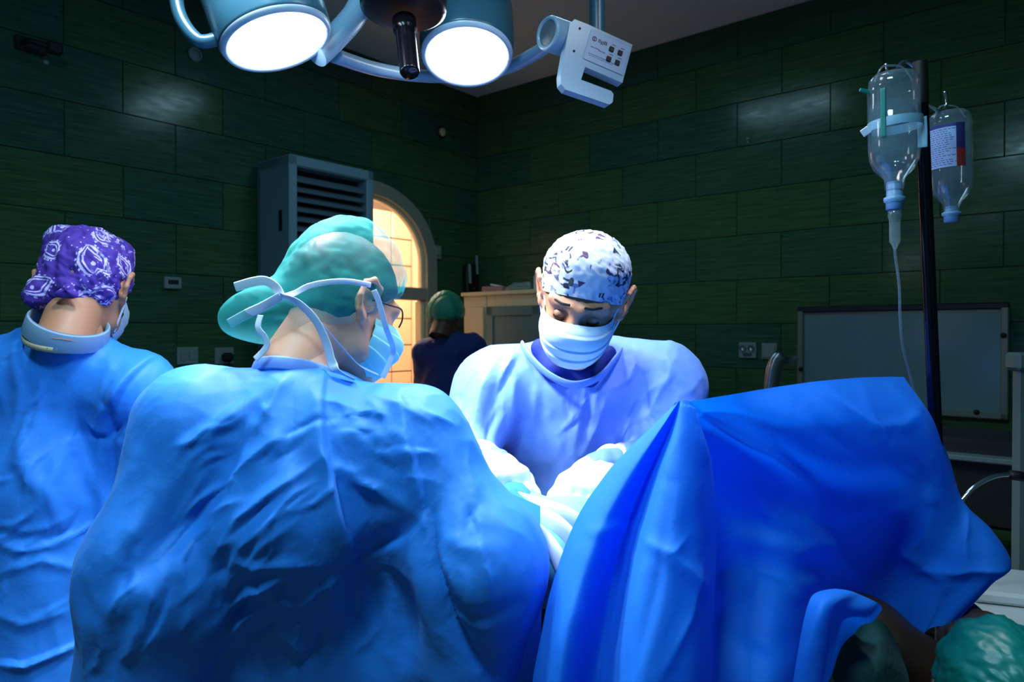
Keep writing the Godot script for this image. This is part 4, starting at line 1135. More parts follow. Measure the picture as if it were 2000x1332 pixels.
	part("hanger", tube([Vector3(-R * 0.8, -0.012, 0), Vector3(-R * 0.5, 0.012, 0), Vector3(-0.008, 0.016, 0), Vector3(R * 0.4, 0.012, 0), Vector3(R * 0.8, -0.012, 0)], 0.0018, 6, 6), M.clear_tube, b)
	var hose := thing("infusion_tube", "thin clear infusion tube hanging from the drip chamber behind the drape", "tube", Transform3D(Basis(), bx + Vector3(0, -0.318, 0)))
	wpart("line", tube([bx + Vector3(0.004, -0.315, 0), at(1754, 500, 1.30), at(1762, 560, 1.31), at(1764, 620, 1.33), at(1770, 680, 1.36), at(1786, 740, 1.40), at(1800, 800, 1.44), at(1796, 900, 1.5), at(1760, 1050, 1.60)], 0.0026, 8, 8), M.clear_tube, hose)
	# second bottle with the printed label
	var cx := at(1858, 217, 1.48)
	var c := thing("infusion_bottle", "clear infusion bottle with printed paper label on the lower hook", "bottle", Transform3D(Basis(Vector3.BACK, 0.03), cx), "infusion bottles on the drip stand")
	R = 0.041
	part("glass", lathe(bottle_shape(R, 0.19), 40), M.bottle_glass, c)
	part("fluid", lathe([Vector2(0, -0.03), Vector2(R * 0.95, -0.03), Vector2(R * 0.95, -0.14), Vector2(R * 0.88, -0.158), Vector2(R * 0.5, -0.183), Vector2(R * 0.32, -0.2), Vector2(0, -0.2)], 36), M.bottle_fluid, c)
	part("neck_ring", lathe([Vector2(0, -0.196), Vector2(0.0125, -0.196), Vector2(0.0125, -0.206), Vector2(0.018, -0.208), Vector2(0.018, -0.213), Vector2(0.0145, -0.215), Vector2(0.0145, -0.228), Vector2(0, -0.228)], 28), M.bottle_cap, c)
	var im := Image.create(160, 256, false, Image.FORMAT_RGB8)
	im.fill(Color(0.62, 0.72, 0.88))
	var r := RandomNumberGenerator.new(); r.seed = 9
	for k in 17:
		var x := 12
		var end := r.randi_range(80, 125)
		while x < end:
			var w := r.randi_range(4, 14)
			im.fill_rect(Rect2i(x, 30 + k * 13, w, 4), Color(0.25, 0.30, 0.50)); x += w + 4
	im.fill_rect(Rect2i(0, 0, 160, 20), Color(0.16, 0.20, 0.48)); im.fill_rect(Rect2i(128, 0, 32, 150), Color(0.10, 0.12, 0.35)); im.fill_rect(Rect2i(128, 150, 32, 106), Color(0.52, 0.12, 0.12))
	var lm := mat("bottle_label", Color.WHITE, 0.6)
	lm.albedo_texture = tex(im)
	var v := PackedVector3Array(); var uv := PackedVector2Array(); var ix := PackedInt32Array()
	for i in 17:
		var a := PI * (1.12 - i / 16.0 * 0.66)
		for j in 2:
			v.append(Vector3(cos(a) * (R + 0.0008), -0.032 - j * 0.088, sin(a) * (R + 0.0008))); uv.append(Vector2(i / 16.0, j))
	for i in 16: ix.append_array([i * 2, i * 2 + 1, i * 2 + 2, i * 2 + 1, i * 2 + 3, i * 2 + 2])
	part("label", commit(v, ix, uv, false), lm, c)
	part("hanger", tube([Vector3(-R * 0.8, -0.012, 0), Vector3(-R * 0.5, 0.010, 0), Vector3(-0.008, 0.014, 0), Vector3(R * 0.4, 0.010, 0), Vector3(R * 0.8, -0.012, 0)], 0.0018, 6, 6), M.clear_tube, c)

# ---------------------------------------------------------------- anaesthesia corner
func build_anaesthesia() -> void:
	mat("machine_dark", Color(0.045, 0.055, 0.055), 0.45)
	mat("machine_grey", Color(0.36, 0.44, 0.44), 0.45)
	var p := at(1955, 900, 2.35)
	var t := thing("anaesthesia_machine", "dark anaesthesia machine with grey upright at the edge behind the drape", "machine", Transform3D(right_frame().basis, Vector3(p.x, 0, p.z)))
	part("cabinet", box(Vector3(0.46, 0.62, 0.4), 0.01), M.machine_dark, t, Transform3D(Basis(), Vector3(0, 0.40, 0)))
	part("upper_case", box(Vector3(0.46, 0.28, 0.34), 0.012), M.machine_dark, t, Transform3D(Basis(), Vector3(0, 0.97, -0.02)))
	part("shelf", box(Vector3(0.50, 0.018, 0.40), 0.004), M.machine_grey, t, Transform3D(Basis(), Vector3(0, 1.055, 0.01)))
	part("drawer", box(Vector3(0.42, 0.15, 0.02), 0.005), M.machine_dark, t, Transform3D(Basis(), Vector3(0, 0.55, 0.205)))
	for s in [-1, 1]: part("caster", lathe([Vector2(0, -0.015), Vector2(0.04, -0.015), Vector2(0.045, 0), Vector2(0.04, 0.015), Vector2(0, 0.015)], 16), M.rubber_dark, t, Transform3D(Basis(Vector3(0, 0, 1), PI / 2), Vector3(s * 0.18, 0.045, 0.12)))
	part("wheel_frame", box(Vector3(0.44, 0.05, 0.38), 0.01), M.machine_grey, t, Transform3D(Basis(), Vector3(0, 0.075, 0)))
	var u := at(1999, 700, 2.0)
	var post := thing("monitor_post", "grey upright post with a small grey box at its top", "post", Transform3D(Basis(), Vector3(u.x + 0.012, 0, u.z)))
	part("post", box(Vector3(0.045, 1.36, 0.03), 0.005), M.machine_grey, post, Transform3D(Basis(), Vector3(0, 0.68, 0)))
	part("box", box(Vector3(0.09, 0.05, 0.06), 0.008), M.machine_grey, post, Transform3D(Basis(), Vector3(0.01, 1.37, 0)))
	part("base", box(Vector3(0.3, 0.03, 0.3), 0.01), M.machine_grey, post, Transform3D(Basis(), Vector3(0, 0.015, 0)))
	var h := thing("breathing_hose", "curved shiny metal hose arching out from behind the drape", "hose", Transform3D(Basis(), at(1880, 990, 1.7)))
	wpart("arm", tube([at(1872, 1010, 1.7), at(1885, 985, 1.7), at(1912, 955, 1.7), at(1945, 936, 1.7), at(1980, 930, 1.7), at(2030, 936, 1.7)], 0.0055, 12, 8), M.chrome, h)
	wpart("clamp", tube([at(1984, 930, 1.7), at(2012, 934, 1.7)], 0.012, 12, 2), M.rubber_dark, h)
	# white-topped trolley at the head end
	var w := at(1985, 1195, 1.72)
	var tr := thing("instrument_trolley", "white-topped trolley beside the patient's head", "trolley", Transform3D(Basis(Vector3.UP, -0.35), Vector3(w.x + 0.08, 0, w.z)))
	part("top", box(Vector3(0.42, 0.025, 0.34), 0.006), M.white_plastic, tr, Transform3D(Basis(), Vector3(0, w.y + 0.0, 0)))
	part("lid", box(Vector3(0.36, 0.03, 0.22), 0.008), M.white_plastic, tr, Transform3D(Basis(), Vector3(0.02, w.y + 0.030, -0.05)))
	part("lower_shelf", box(Vector3(0.40, 0.02, 0.32), 0.005), M.white_plastic, tr, Transform3D(Basis(), Vector3(0, 0.25, 0)))
	for sx in [-1, 1]: for sz in [-1, 1]:
		part("leg", tube([Vector3(sx * 0.19, 0.0, sz * 0.15), Vector3(sx * 0.19, w.y, sz * 0.15)], 0.011, 10, 1), M.steel, tr)

# ---------------------------------------------------------------- people
# A head about its own centre: +z the face, +y up, +x the person's left.
func head_field() -> Field:
	var f := Field.new()
	f.blob(Vector3(0, 0.028, -0.012), Vector3(0.077, 0.098, 0.098), 0.02)
	f.blob(Vector3(0, -0.035, 0.036), Vector3(0.062, 0.078, 0.062), 0.035)
	f.limb(Vector3(-0.020, -0.098, 0.072), Vector3(0.020, -0.098, 0.072), 0.021, 0.021, 0.03)
	for s in [-1.0, 1.0]:
		f.limb(Vector3(s * 0.062, -0.035, 0.0), Vector3(s * 0.048, -0.075, 0.02), 0.018, 0.018, 0.03)
		f.limb(Vector3(s * 0.048, -0.075, 0.02), Vector3(s * 0.015, -0.102, 0.068), 0.018, 0.018, 0.025)
		f.blob(Vector3(s * 0.040, -0.028, 0.072), Vector3(0.024, 0.020, 0.020), 0.02)
		f.limb(Vector3(s * 0.012, 0.022, 0.096), Vector3(s * 0.052, 0.026, 0.074), 0.011, 0.010, 0.016)
		f.limb(Vector3(s * 0.016, -0.045, 0.103), Vector3(s * 0.013, -0.043, 0.108), 0.008, 0.008, 0.008)
		# ear: rim, lobe and shell
		var e := Vector3(s * 0.080, -0.004, -0.012)
		var rim := [Vector3(0.000, 0.006, 0.018), Vector3(0.010, 0.026, 0.012), Vector3(0.016, 0.031, -0.006), Vector3(0.018, 0.020, -0.020), Vector3(0.015, 0.000, -0.020), Vector3(0.010, -0.018, -0.010), Vector3(0.004, -0.028, 0.002)]
		for i in rim.size() - 1:
			f.limb(e + rim[i] * Vector3(s * 1.25, 1.2, 1.2), e + rim[i + 1] * Vector3(s * 1.25, 1.2, 1.2), 0.0052, 0.0052, 0.004)
		f.limb(e + Vector3(s * 0.004, -0.027, 0.003), e + Vector3(s * 0.005, -0.020, -0.003), 0.0075, 0.006, 0.006)
		f.blob(e + Vector3(s * 0.003, 0.0, -0.004), Vector3(0.006, 0.026, 0.018), 0.004)
		f.limb(e + Vector3(s * 0.004, -0.008, 0.014), e + Vector3(s * 0.004, 0.000, 0.015), 0.004, 0.004, 0.005)
	f.limb(Vector3(0, 0.012, 0.098), Vector3(0, -0.036, 0.118), 0.008, 0.012, 0.014)
	f.limb(Vector3(-0.018, -0.068, 0.094), Vector3(0.018, -0.068, 0.094), 0.0075, 0.0075, 0.012)
	f.limb(Vector3(0, -0.05, -0.03), Vector3(0, -0.15, -0.055), 0.057, 0.058, 0.03)
	for s in [-1.0, 1.0]:
		f.hollow(Vector3(s * 0.032, 0.004, 0.107), 0.017, 0.014)
		f.hollow(Vector3(s * 0.094, 0.002, -0.006), 0.009, 0.006)
	return f

var head_mesh := []
func head_arrays() -> Array:
	if head_mesh.is_empty():
		head_mesh = net(head_field(), Vector3(-0.115, -0.16, -0.13), Vector3(0.115, 0.14, 0.145), 0.0036)
	return head_mesh

func joined(list: Array) -> ArrayMesh:
	# several closed pieces [vertices, indices, transform] as one mesh
	var v := PackedVector3Array(); var ix := PackedInt32Array()
	for p in list:
		var base := v.size()
		var xf: Transform3D = p[2]
		for q in p[0]: v.append(xf * q)
		for i in p[1]: ix.append(base + i)
	return commit(v, ix)

# cloth or hair over a skull: rays from the centre about a pole; edge is the polar angle of the rim
func skull_shell(pole: Vector3, edge: Callable, radius: Callable, nu := 96, nv := 40, tuck := 0.0) -> ArrayMesh:
	var y := pole.normalized()
	var x := Vector3(1, 0, 0)
	var z := x.cross(y).normalized()   # runs to the front for a pole that leans back
	var v := PackedVector3Array(); var ix := PackedInt32Array(); var uv := PackedVector2Array()
	for i in nv + 1:
		var t := float(i) / nv
		for j in nu + 1:
			var ph := TAU * j / nu
			var th: float = float(edge.call(ph)) * t
			var d := (y * cos(th) + (x * cos(ph) + z * sin(ph)) * sin(th)).normalized()
			var r: float = radius.call(d, th, ph, t)
			if tuck > 0.0: r -= tuck * smoothstep(0.86, 1.0, t)
			v.append(d * r); uv.append(Vector2(float(j) / nu, t))
	for i in nv: for j in nu:
		var a := i * (nu + 1) + j
		ix.append_array([a, a + 1, a + nu + 1, a + 1, a + nu + 2, a + nu + 1])
	return commit(v, ix, uv, false)

func skull(d: Vector3, grow: float) -> float:
	# distance from the head's centre to the cranium's surface along d
	var c := Vector3(0, 0.028, -0.012); var r := Vector3(0.077 + grow, 0.098 + grow, 0.098 + grow)
	var o := -c / r; var k := d / r
	var A := k.dot(k); var B := o.dot(k); var C := o.dot(o) - 1.0
	return (-B + sqrt(maxf(B * B - A * C, 0.0))) / A

# pleated mask: rows from the nose bridge to under the chin
func mask_mesh(pleat: float) -> ArrayMesh:
	var rows := []
	var prof := [[0.000, 0.114, 0.066], [-0.014, 0.131, 0.068], [-0.034, 0.138, 0.070], [-0.055, 0.131, 0.070], [-0.074, 0.120, 0.068], [-0.094, 0.112, 0.065], [-0.112, 0.100, 0.060], [-0.122, 0.078, 0.054]]
	for i in prof.size():
		var line := []
		var side_y: float = lerpf(-0.016, -0.098, float(i) / (prof.size() - 1))
		for j in 25:
			var a := (j / 24.0 - 0.5) * 2.0
			var e := absf(a)
			var x: float = prof[i][2] * sin(a * 1.45) / sin(1.45) * 1.09
			var z: float = lerpf(prof[i][1], 0.026, pow(e, 2.3))
			var y: float = lerpf(prof[i][0], side_y, pow(e, 1.6))
			line.append(Vector3(x, y, z))
		rows.append(line)
	var g := refine(rows, 61, 60)
	var out := []
	for i in 60:
		var t := i / 59.0
		var line := []
		for j in 61:
			var e := absf(j / 60.0 - 0.5) * 2.0
			# three pleats: each steps outwards and falls back
			var s := fmod(t * 4.2 + 0.3, 1.0)
			var p: Vector3 = g[i][j]
			var n := Vector3(p.x, 0, maxf(p.z, 0.02)).normalized()
			line.append(p + n * (pleat * (1.0 - s) * smoothstep(0.06, 0.2, t) * (1.0 - smoothstep(0.75, 0.95, t)) * (1.0 - 0.5 * e)))
		out.append(line)
	return sheet(out)

# a hand in its own axes: wrist at the origin, fingers along -z, palm down (-y), thumb to side * +x
func hand_field(side: float, curl: float, grow := 0.0) -> Field:
	var f := Field.new()
	f.limb(Vector3(0, 0.0, 0.05), Vector3(0, 0, -0.01), 0.030 + grow, 0.027 + grow, 0.02)
	for i in 4:
		var x := (0.030 - i * 0.020) * side
		f.limb(Vector3(x * 0.55, 0, -0.005), Vector3(x, 0.004, -0.085 + absf(i - 1) * 0.005), 0.017 + grow, 0.0125 + grow, 0.02)
	f.limb(Vector3(0.026 * side, -0.006, -0.02), Vector3(-0.024 * side, -0.008, -0.03), 0.016 + grow, 0.016 + grow, 0.02)
	var lens := [0.074, 0.084, 0.078, 0.060]
	for i in 4:
		var x := (0.030 - i * 0.020) * side
		var p := Vector3(x, 0.004, -0.085 + absf(i - 1) * 0.005)
		var dir := -0.25 - curl * (0.5 + 0.08 * i)
		var spread := (0.06 - i * 0.045) * side
		for k in 3:
			var L: float = lens[i] * [0.46, 0.30, 0.24][k]
			var q := p + Vector3(sin(spread), sin(dir), -cos(dir)) * L
			f.limb(p, q, 0.0098 - k * 0.0008 + grow, 0.0090 - k * 0.0008 + grow, 0.005)
			p = q
			dir -= curl * [0.75, 0.55, 0][k]
	var th := [Vector3(0.024 * side, -0.006, -0.015), Vector3(0.050 * side, -0.020, -0.045), Vector3(0.054 * side, -0.030 - curl * 0.008, -0.076), Vector3(0.046 * side, -0.038 - curl * 0.012, -0.100)]
	for k in 3: f.limb(th[k], th[k + 1], 0.0145 - k * 0.002 + grow, 0.0125 - k * 0.0015 + grow, 0.010)
	return f

func hand_arrays(side: float, curl: float, grow: float) -> Array:
	var f := hand_field(side, curl, grow)
	var b := bounds(f, 0.008)
	return net(f, b[0], b[1], 0.0036)

# bones: [a, b, radius a, radius b]; the body is the same skeleton drawn thinner than the gown
func bone_field(bones: Array, scale: float, k: float) -> Field:
	var f := Field.new()
	for b in bones: f.limb(b[0], b[1], b[2] * scale, b[3] * scale, k)
	return f

func legs(p: Vector3, face: Vector3) -> Array:
	var s := face.cross(Vector3.UP).normalized()
	var out := []
	for q in [-1.0, 1.0]:
		var hip: Vector3 = p + s * q * 0.09
		var knee := Vector3(hip.x, 0.48, hip.z) + face * 0.03
		var ankle := Vector3(hip.x, 0.08, hip.z)
		out.append([hip, knee, 0.085, 0.06]); out.append([knee, ankle, 0.058, 0.042]); out.append([ankle, ankle + face * 0.13 + Vector3(0, -0.045, 0), 0.04, 0.032])
	return out

func person(label: String, foot: Vector3, bones: Array, face: Vector3, head_xf: Transform3D, skin: Material) -> Node3D:
	var t := thing("person", label, "person", Transform3D(Basis(), foot * Vector3(1, 0, 1)))
	var all := bones + legs(Vector3(foot.x, 0.92, foot.z), face)
	all.append([head_xf * Vector3(0, -0.10, -0.04), bones[0][0], 0.078, 0.082])
	var f := bone_field(all, 0.72, 0.05)
	var b := bounds(f, 0.02)
	var body := net(f, b[0], b[1], 0.02)
	body.append(Transform3D())
	var h := head_arrays().duplicate()
	h.append(head_xf)
	wpart("body", joined([body, h]), skin, t)
	for q in [-1.0, 1.0]:
		var s := face.cross(Vector3.UP).normalized()
		var sf := Field.new()
		var an: Vector3 = Vector3(foot.x, 0.045, foot.z) + s * q * 0.09
		sf.limb(an - face * 0.05, an + face * 0.15 + Vector3(0, -0.008, 0), 0.045, 0.036, 0.02)
		sf.limb(an, an + Vector3(0, 0.03, 0), 0.045, 0.05, 0.02)
		var sb := bounds(sf, 0.02); var sn := net(sf, sb[0], sb[1], 0.012)
		wpart("shoe", commit(sn[0], sn[1]), M.shoe, t)
	return t

func gown(t: Node3D, bones: Array, cell: float, k: float, folds: Array, front: Vector3, m: Material, crinkle: float, seed: int, called := "gown", split := true) -> void:
	var f := bone_field(bones, 1.0, k)
	var b := bounds(f, 0.03)
	b[0].y = maxf(b[0].y, 0.32)
	var q := net(f, b[0], b[1], cell)
	if split: q = finer(q[0], q[1])
	var ix := oriented(q[0], q[1])
	var v := crease(q[0], ix, folds, front, crinkle, 8.0, seed)
	wpart(called, commit(v, ix), m, t)

func pxfolds(list: Array) -> Array:
	var out := []
	for f in list:
		var l := []
		for p in f[1]: l.append(at(p[0], p[1], f[0]))
		out.append([l, f[2], f[3], f[4]])
	return out

# loose creases scattered over a patch of cloth: [x, y, reach x, reach y, slant, how many, length]
func wrinkles(depth: float, seed: int, patches: Array) -> Array:
	var r := RandomNumberGenerator.new(); r.seed = seed
	var out := []
	for p in patches:
		for n in p[5]:
			var c := Vector2(p[0] + r.randfn(0, 0.55) * p[2], p[1] + r.randfn(0, 0.55) * p[3])
			var a: float = p[4] + r.randfn(0, 0.22)
			var l: float = p[6] * r.randf_range(0.4, 1.1)
			var bow := r.randfn(0, 0.14)
			var d := Vector2(cos(a), sin(a)); var s := Vector2(-d.y, d.x)
			var line := []
			for k in 4:
				var u := k / 3.0 - 0.5
				var q := c + d * l * u + s * l * bow * (0.25 - u * u) * 4.0
				line.append(at(q.x, q.y, depth))
			out.append([line, r.randf_range(0.0025, 0.0065) * (1.0 if r.randf() < 0.7 else -1.0), r.randf_range(0.006, 0.012), 1 if r.randf() < 0.7 else 2])
	return out

func ribbon(t: Node3D, pts: Array, w: float, m: Material, side := Vector3(0, 1, 0.2), called := "mask_tie", thick := 0.0011) -> void:
	var l := []
	for p in pts: l.append(at(p[0], p[1], p[2]))
	wpart(called, tube(l, w, 10, 8, thick, side), m, t)

func build_people() -> void:
	build_assistant()
	build_surgeon()
	build_nurse()
	build_far_person()
	build_patient()

# ------------------------------------------------ the gowned back in front
func build_assistant() -> void:
	var hx := facing(at(668, 600, 1.30), Vector3(0.62, -0.42, -0.66), Vector3(-0.1, 1, 0.0))
	var NB := at(572, 790, 1.20)
	var bones := [
		[NB, at(590, 862, 1.20), 0.056, 0.105], [at(590, 862, 1.20), at(585, 980, 1.20), 0.115, 0.15], [at(585, 980, 1.20), at(580, 1290, 1.32), 0.155, 0.16],
		[at(580, 1290, 1.32), Vector3(-0.40, 0.45, -1.34), 0.165, 0.21], [at(480, 1240, 1.33), at(780, 1250, 1.30), 0.15, 0.15], [at(745, 950, 1.21), at(830, 1260, 1.26), 0.07, 0.11],
		[at(560, 852, 1.20), at(385, 838, 1.17), 0.098, 0.086], [at(610, 858, 1.20), at(800, 872, 1.18), 0.098, 0.086],
		[at(385, 838, 1.17), at(300, 1130, 1.12), 0.092, 0.102], [at(300, 1130, 1.12), at(275, 1340, 1.14), 0.100, 0.105], [at(300, 1130, 1.12), at(560, 1120, 1.42), 0.085, 0.05],
		[at(800, 872, 1.18), at(930, 1110, 1.12), 0.088, 0.098], [at(930, 1110, 1.12), at(920, 1280, 1.14), 0.098, 0.085], [at(930, 1110, 1.12), at(1000, 985, 1.44), 0.08, 0.042],
	]
	var body_bones := bones.slice(0, 4) + bones.slice(6, 9) + [bones[10], bones[11], bones[13]]
	var t := person("gowned assistant seen from behind in teal net cap with white mask ties", Vector3(-0.40, 0, -1.34), body_bones, Vector3(0.25, 0, -0.97).normalized(), hx, M.skin_pale)
	var D := 1.06
	gown(t, bones, 0.0100, 0.060, wrinkles(D, 5, [[430, 1080, 150, 170, 2.35, 26, 130], [500, 860, 130, 90, 2.5, 12, 110], [300, 1200, 110, 120, 2.0, 9, 110], [720, 900, 110, 90, 0.35, 9, 110], [900, 1040, 80, 150, 1.2, 6, 120], [600, 1240, 140, 80, 1.9, 12, 120], [690, 800, 110, 40, 0.4, 8, 80]]) + pxfolds([
		[D, [[598, 745], [622, 880], [650, 1000], [682, 1112]], 0.017, 0.017, 2],
		[D, [[775, 800], [800, 900], [826, 1010]], 0.014, 0.016, 2],
		[D, [[838, 1005], [850, 1100], [880, 1210], [960, 1330]], -0.030, 0.022, 1],
		[D, [[820, 1010], [770, 1065], [690, 1115]], -0.012, 0.020, 2],
		[D, [[690, 1118], [710, 1200], [700, 1330]], -0.016, 0.024, 1],
		[D, [[440, 920], [380, 1000], [300, 1080], [200, 1160]], -0.022, 0.035, 0],
		[D, [[470, 900], [420, 1010], [400, 1140], [370, 1300]], 0.012, 0.022, 0],
		[D, [[600, 840], [520, 870], [450, 930], [420, 1000]], 0.007, 0.012, 1],
		[D, [[620, 900], [540, 960], [470, 1010], [425, 1080]], 0.009, 0.012, 1],
		[D, [[610, 960], [540, 1010], [470, 1070], [430, 1150]], 0.010, 0.013, 1],
		[D, [[590, 1010], [520, 1060], [450, 1130], [410, 1190]], 0.009, 0.012, 1],
		[D, [[620, 1110], [560, 1100], [500, 1105], [470, 1095]], 0.009, 0.010, 1],
		[D, [[560, 1130], [490, 1160], [430, 1200], [375, 1260]], 0.014, 0.012, 2],
		[D, [[540, 1180], [480, 1210], [420, 1260], [360, 1330]], 0.010, 0.013, 1],
		[D, [[520, 1160], [540, 1190], [560, 1200]], 0.007, 0.009, 1],
		[D, [[500, 1240], [540, 1290], [570, 1330]], 0.007, 0.012, 1],
		[D, [[560, 740], [500, 770], [420, 830], [360, 870]], 0.006, 0.014, 0],
		[D, [[530, 745], [510, 800], [480, 860]], 0.006, 0.010, 1],
		[D, [[545, 760], [560, 830], [550, 900]], -0.005, 0.010, 1],
		[D, [[640, 840], [700, 850], [770, 870]], 0.005, 0.014, 0],
		[D, [[650, 920], [720, 960], [800, 1000]], 0.007, 0.014, 0],
		[D, [[700, 780], [760, 800], [830, 830]], 0.006, 0.010, 1],
		[D, [[810, 810], [850, 830], [880, 845]], 0.007, 0.008, 1],
		[D, [[860, 900], [900, 960], [950, 1080], [960, 1180]], 0.005, 0.026, 0],
		[D, [[870, 1180], [930, 1190], [1010, 1170]], -0.006, 0.016, 0],
		[D, [[860, 1040], [910, 1060], [980, 1060]], 0.004, 0.014, 0],
		[D, [[250, 900], [220, 1000], [190, 1100]], 0.008, 0.025, 0],
		[D, [[300, 960], [270, 1040], [215, 1150]], 0.008, 0.020, 0],
		[D, [[330, 1150], [260, 1210], [230, 1310]], -0.010, 0.03, 0],
		[D, [[780, 1130], [790, 1230], [785, 1330]], -0.012, 0.026, 0],
		[D, [[740, 1140], [745, 1230], [740, 1330]], 0.010, 0.018, 0],
	]), Vector3(0, 0, 1), M.gown_blue, 0.0032, 31)
	# neck binding of the gown
	var ring := []
	var ax := (hx * Vector3(0, -0.08, -0.04) - NB).normalized()
	var rx := ax.cross(Vector3(0, 0, 1)).normalized(); var rz := rx.cross(ax)
	for i in 21: ring.append(NB + ax * 0.045 + (rx * cos(TAU * i / 20) * 0.080 + rz * sin(TAU * i / 20) * 0.078))
	wpart("neck_binding", tube(ring, 0.012, 8, 3, 0.003, ax), M.gown_pale_blue, t)
	# hair under the cap
	var hn := FastNoiseLite.new(); hn.seed = 3; hn.frequency = 1.0
	part("hair", skull_shell(Vector3(0, 0.72, -0.69), func(ph): return 1.68 - 0.02 * sin(ph), func(d, th, ph, tt): return skull(d, 0.009) + 0.002 * hn.get_noise_3d(d.x * 30, d.y * 8, d.z * 30), 60, 26), M.hair_black, t, t.global_transform.affine_inverse() * hx)
	# net cap: puffed, gathered at the band, sagging behind the nape
	var nz := FastNoiseLite.new(); nz.seed = 5; nz.frequency = 1.0; nz.fractal_octaves = 2
	var pr := func(d: Vector3, th: float, ph: float, tt: float) -> float:
		var r := skull(d, 0.019)
		var sag := exp(-pow((d - Vector3(0.15, -0.52, -0.84)).length() / 0.36, 2))
		r += 0.115 * sag
		r += 0.024 * exp(-pow((d - Vector3(0, 0.9, -0.1)).length() / 0.7, 2))
		r += 0.012 * exp(-pow((d - Vector3(0, 0.45, 0.89)).length() / 0.45, 2))
		r += (0.0035 * pow(absf(sin(ph * 5.0 + 1.4 * sin(ph * 3.0))), 3.0) + 0.0016 * sin(ph * 31.0) * smoothstep(0.7, 1.0, tt)) * smoothstep(0.08, 0.5, tt)
		r += 0.0045 * nz.get_noise_3d(d.x * 3, d.y * 3, d.z * 3)
		return r
	part("net_cap", skull_shell(Vector3(0, 0.72, -0.69), func(ph): return 1.80 - 0.16 * sin(ph) + 0.03 * sin(ph * 9.0), pr, 150, 56, 0.010), M.cap_mesh, t, t.global_transform.affine_inverse() * hx, "teal see-through net cap")
	# mask and its ties
	part("mask", mask_mesh(0.004), M.mask_mint, t, t.global_transform.affine_inverse() * hx, "mint pleated face mask")
	ribbon(t, [[722, 556, 1.20], [680, 549, 1.172], [640, 550, 1.160], [600, 558, 1.157], [572, 572, 1.16], [545, 580, 1.165]], 0.0045, M.tie_white, Vector3(0.1, 1, 0.1))
	ribbon(t, [[545, 580, 1.16], [535, 560, 1.155], [515, 548, 1.155], [490, 550, 1.16], [455, 560, 1.17]], 0.0078, M.tie_white, Vector3(0.1, 1, 0.25))
	ribbon(t, [[545, 578, 1.155], [510, 598, 1.15], [480, 612, 1.15], [443, 632, 1.155]], 0.0078, M.tie_white, Vector3(0.4, 1, 0.2))
	ribbon(t, [[545, 576, 1.155], [580, 592, 1.15], [612, 624, 1.15], [634, 668, 1.155], [644, 705, 1.155], [655, 724, 1.15], [690, 742, 1.155]], 0.0080, M.tie_white, Vector3(1, -0.3, 0.3))
	ribbon(t, [[505, 615, 1.145], [500, 640, 1.14], [514, 660, 1.14], [516, 678, 1.14], [494, 702, 1.14]], 0.0055, M.tie_white, Vector3(1, 0.2, 0.2))
	ribbon(t, [[612, 618, 1.155], [640, 650, 1.165], [675, 690, 1.185], [702, 716, 1.20], [735, 732, 1.235]], 0.0055, M.tie_pale, Vector3(1, -0.8, 0.3))
	ribbon(t, [[728, 566, 1.19], [738, 590, 1.195], [752, 640, 1.21], [766, 680, 1.24], [760, 706, 1.245], [745, 738, 1.25]], 0.0052, M.tie_white, Vector3(1, 0.3, 0.3))
	wpart("glasses", tube([at(726, 585, 1.23), at(760, 596, 1.26), at(782, 604, 1.30), at(784, 624, 1.31), at(777, 640, 1.31)], 0.0016, 6, 6), M.rubber_dark, t)
	# gloved hands, meeting over the field
	for s in [0, 1]:
		var wrist: Vector3 = [at(985, 1000, 1.43), at(600, 1110, 1.44)][s]
		var hp := hand_arrays([-1.0, 1.0][s], 0.7, 0.001)
		hp.append(facing(wrist, -Vector3(0.5, -0.1, -0.85), Vector3.UP))
		wpart("glove", joined([hp]), M.glove, t)

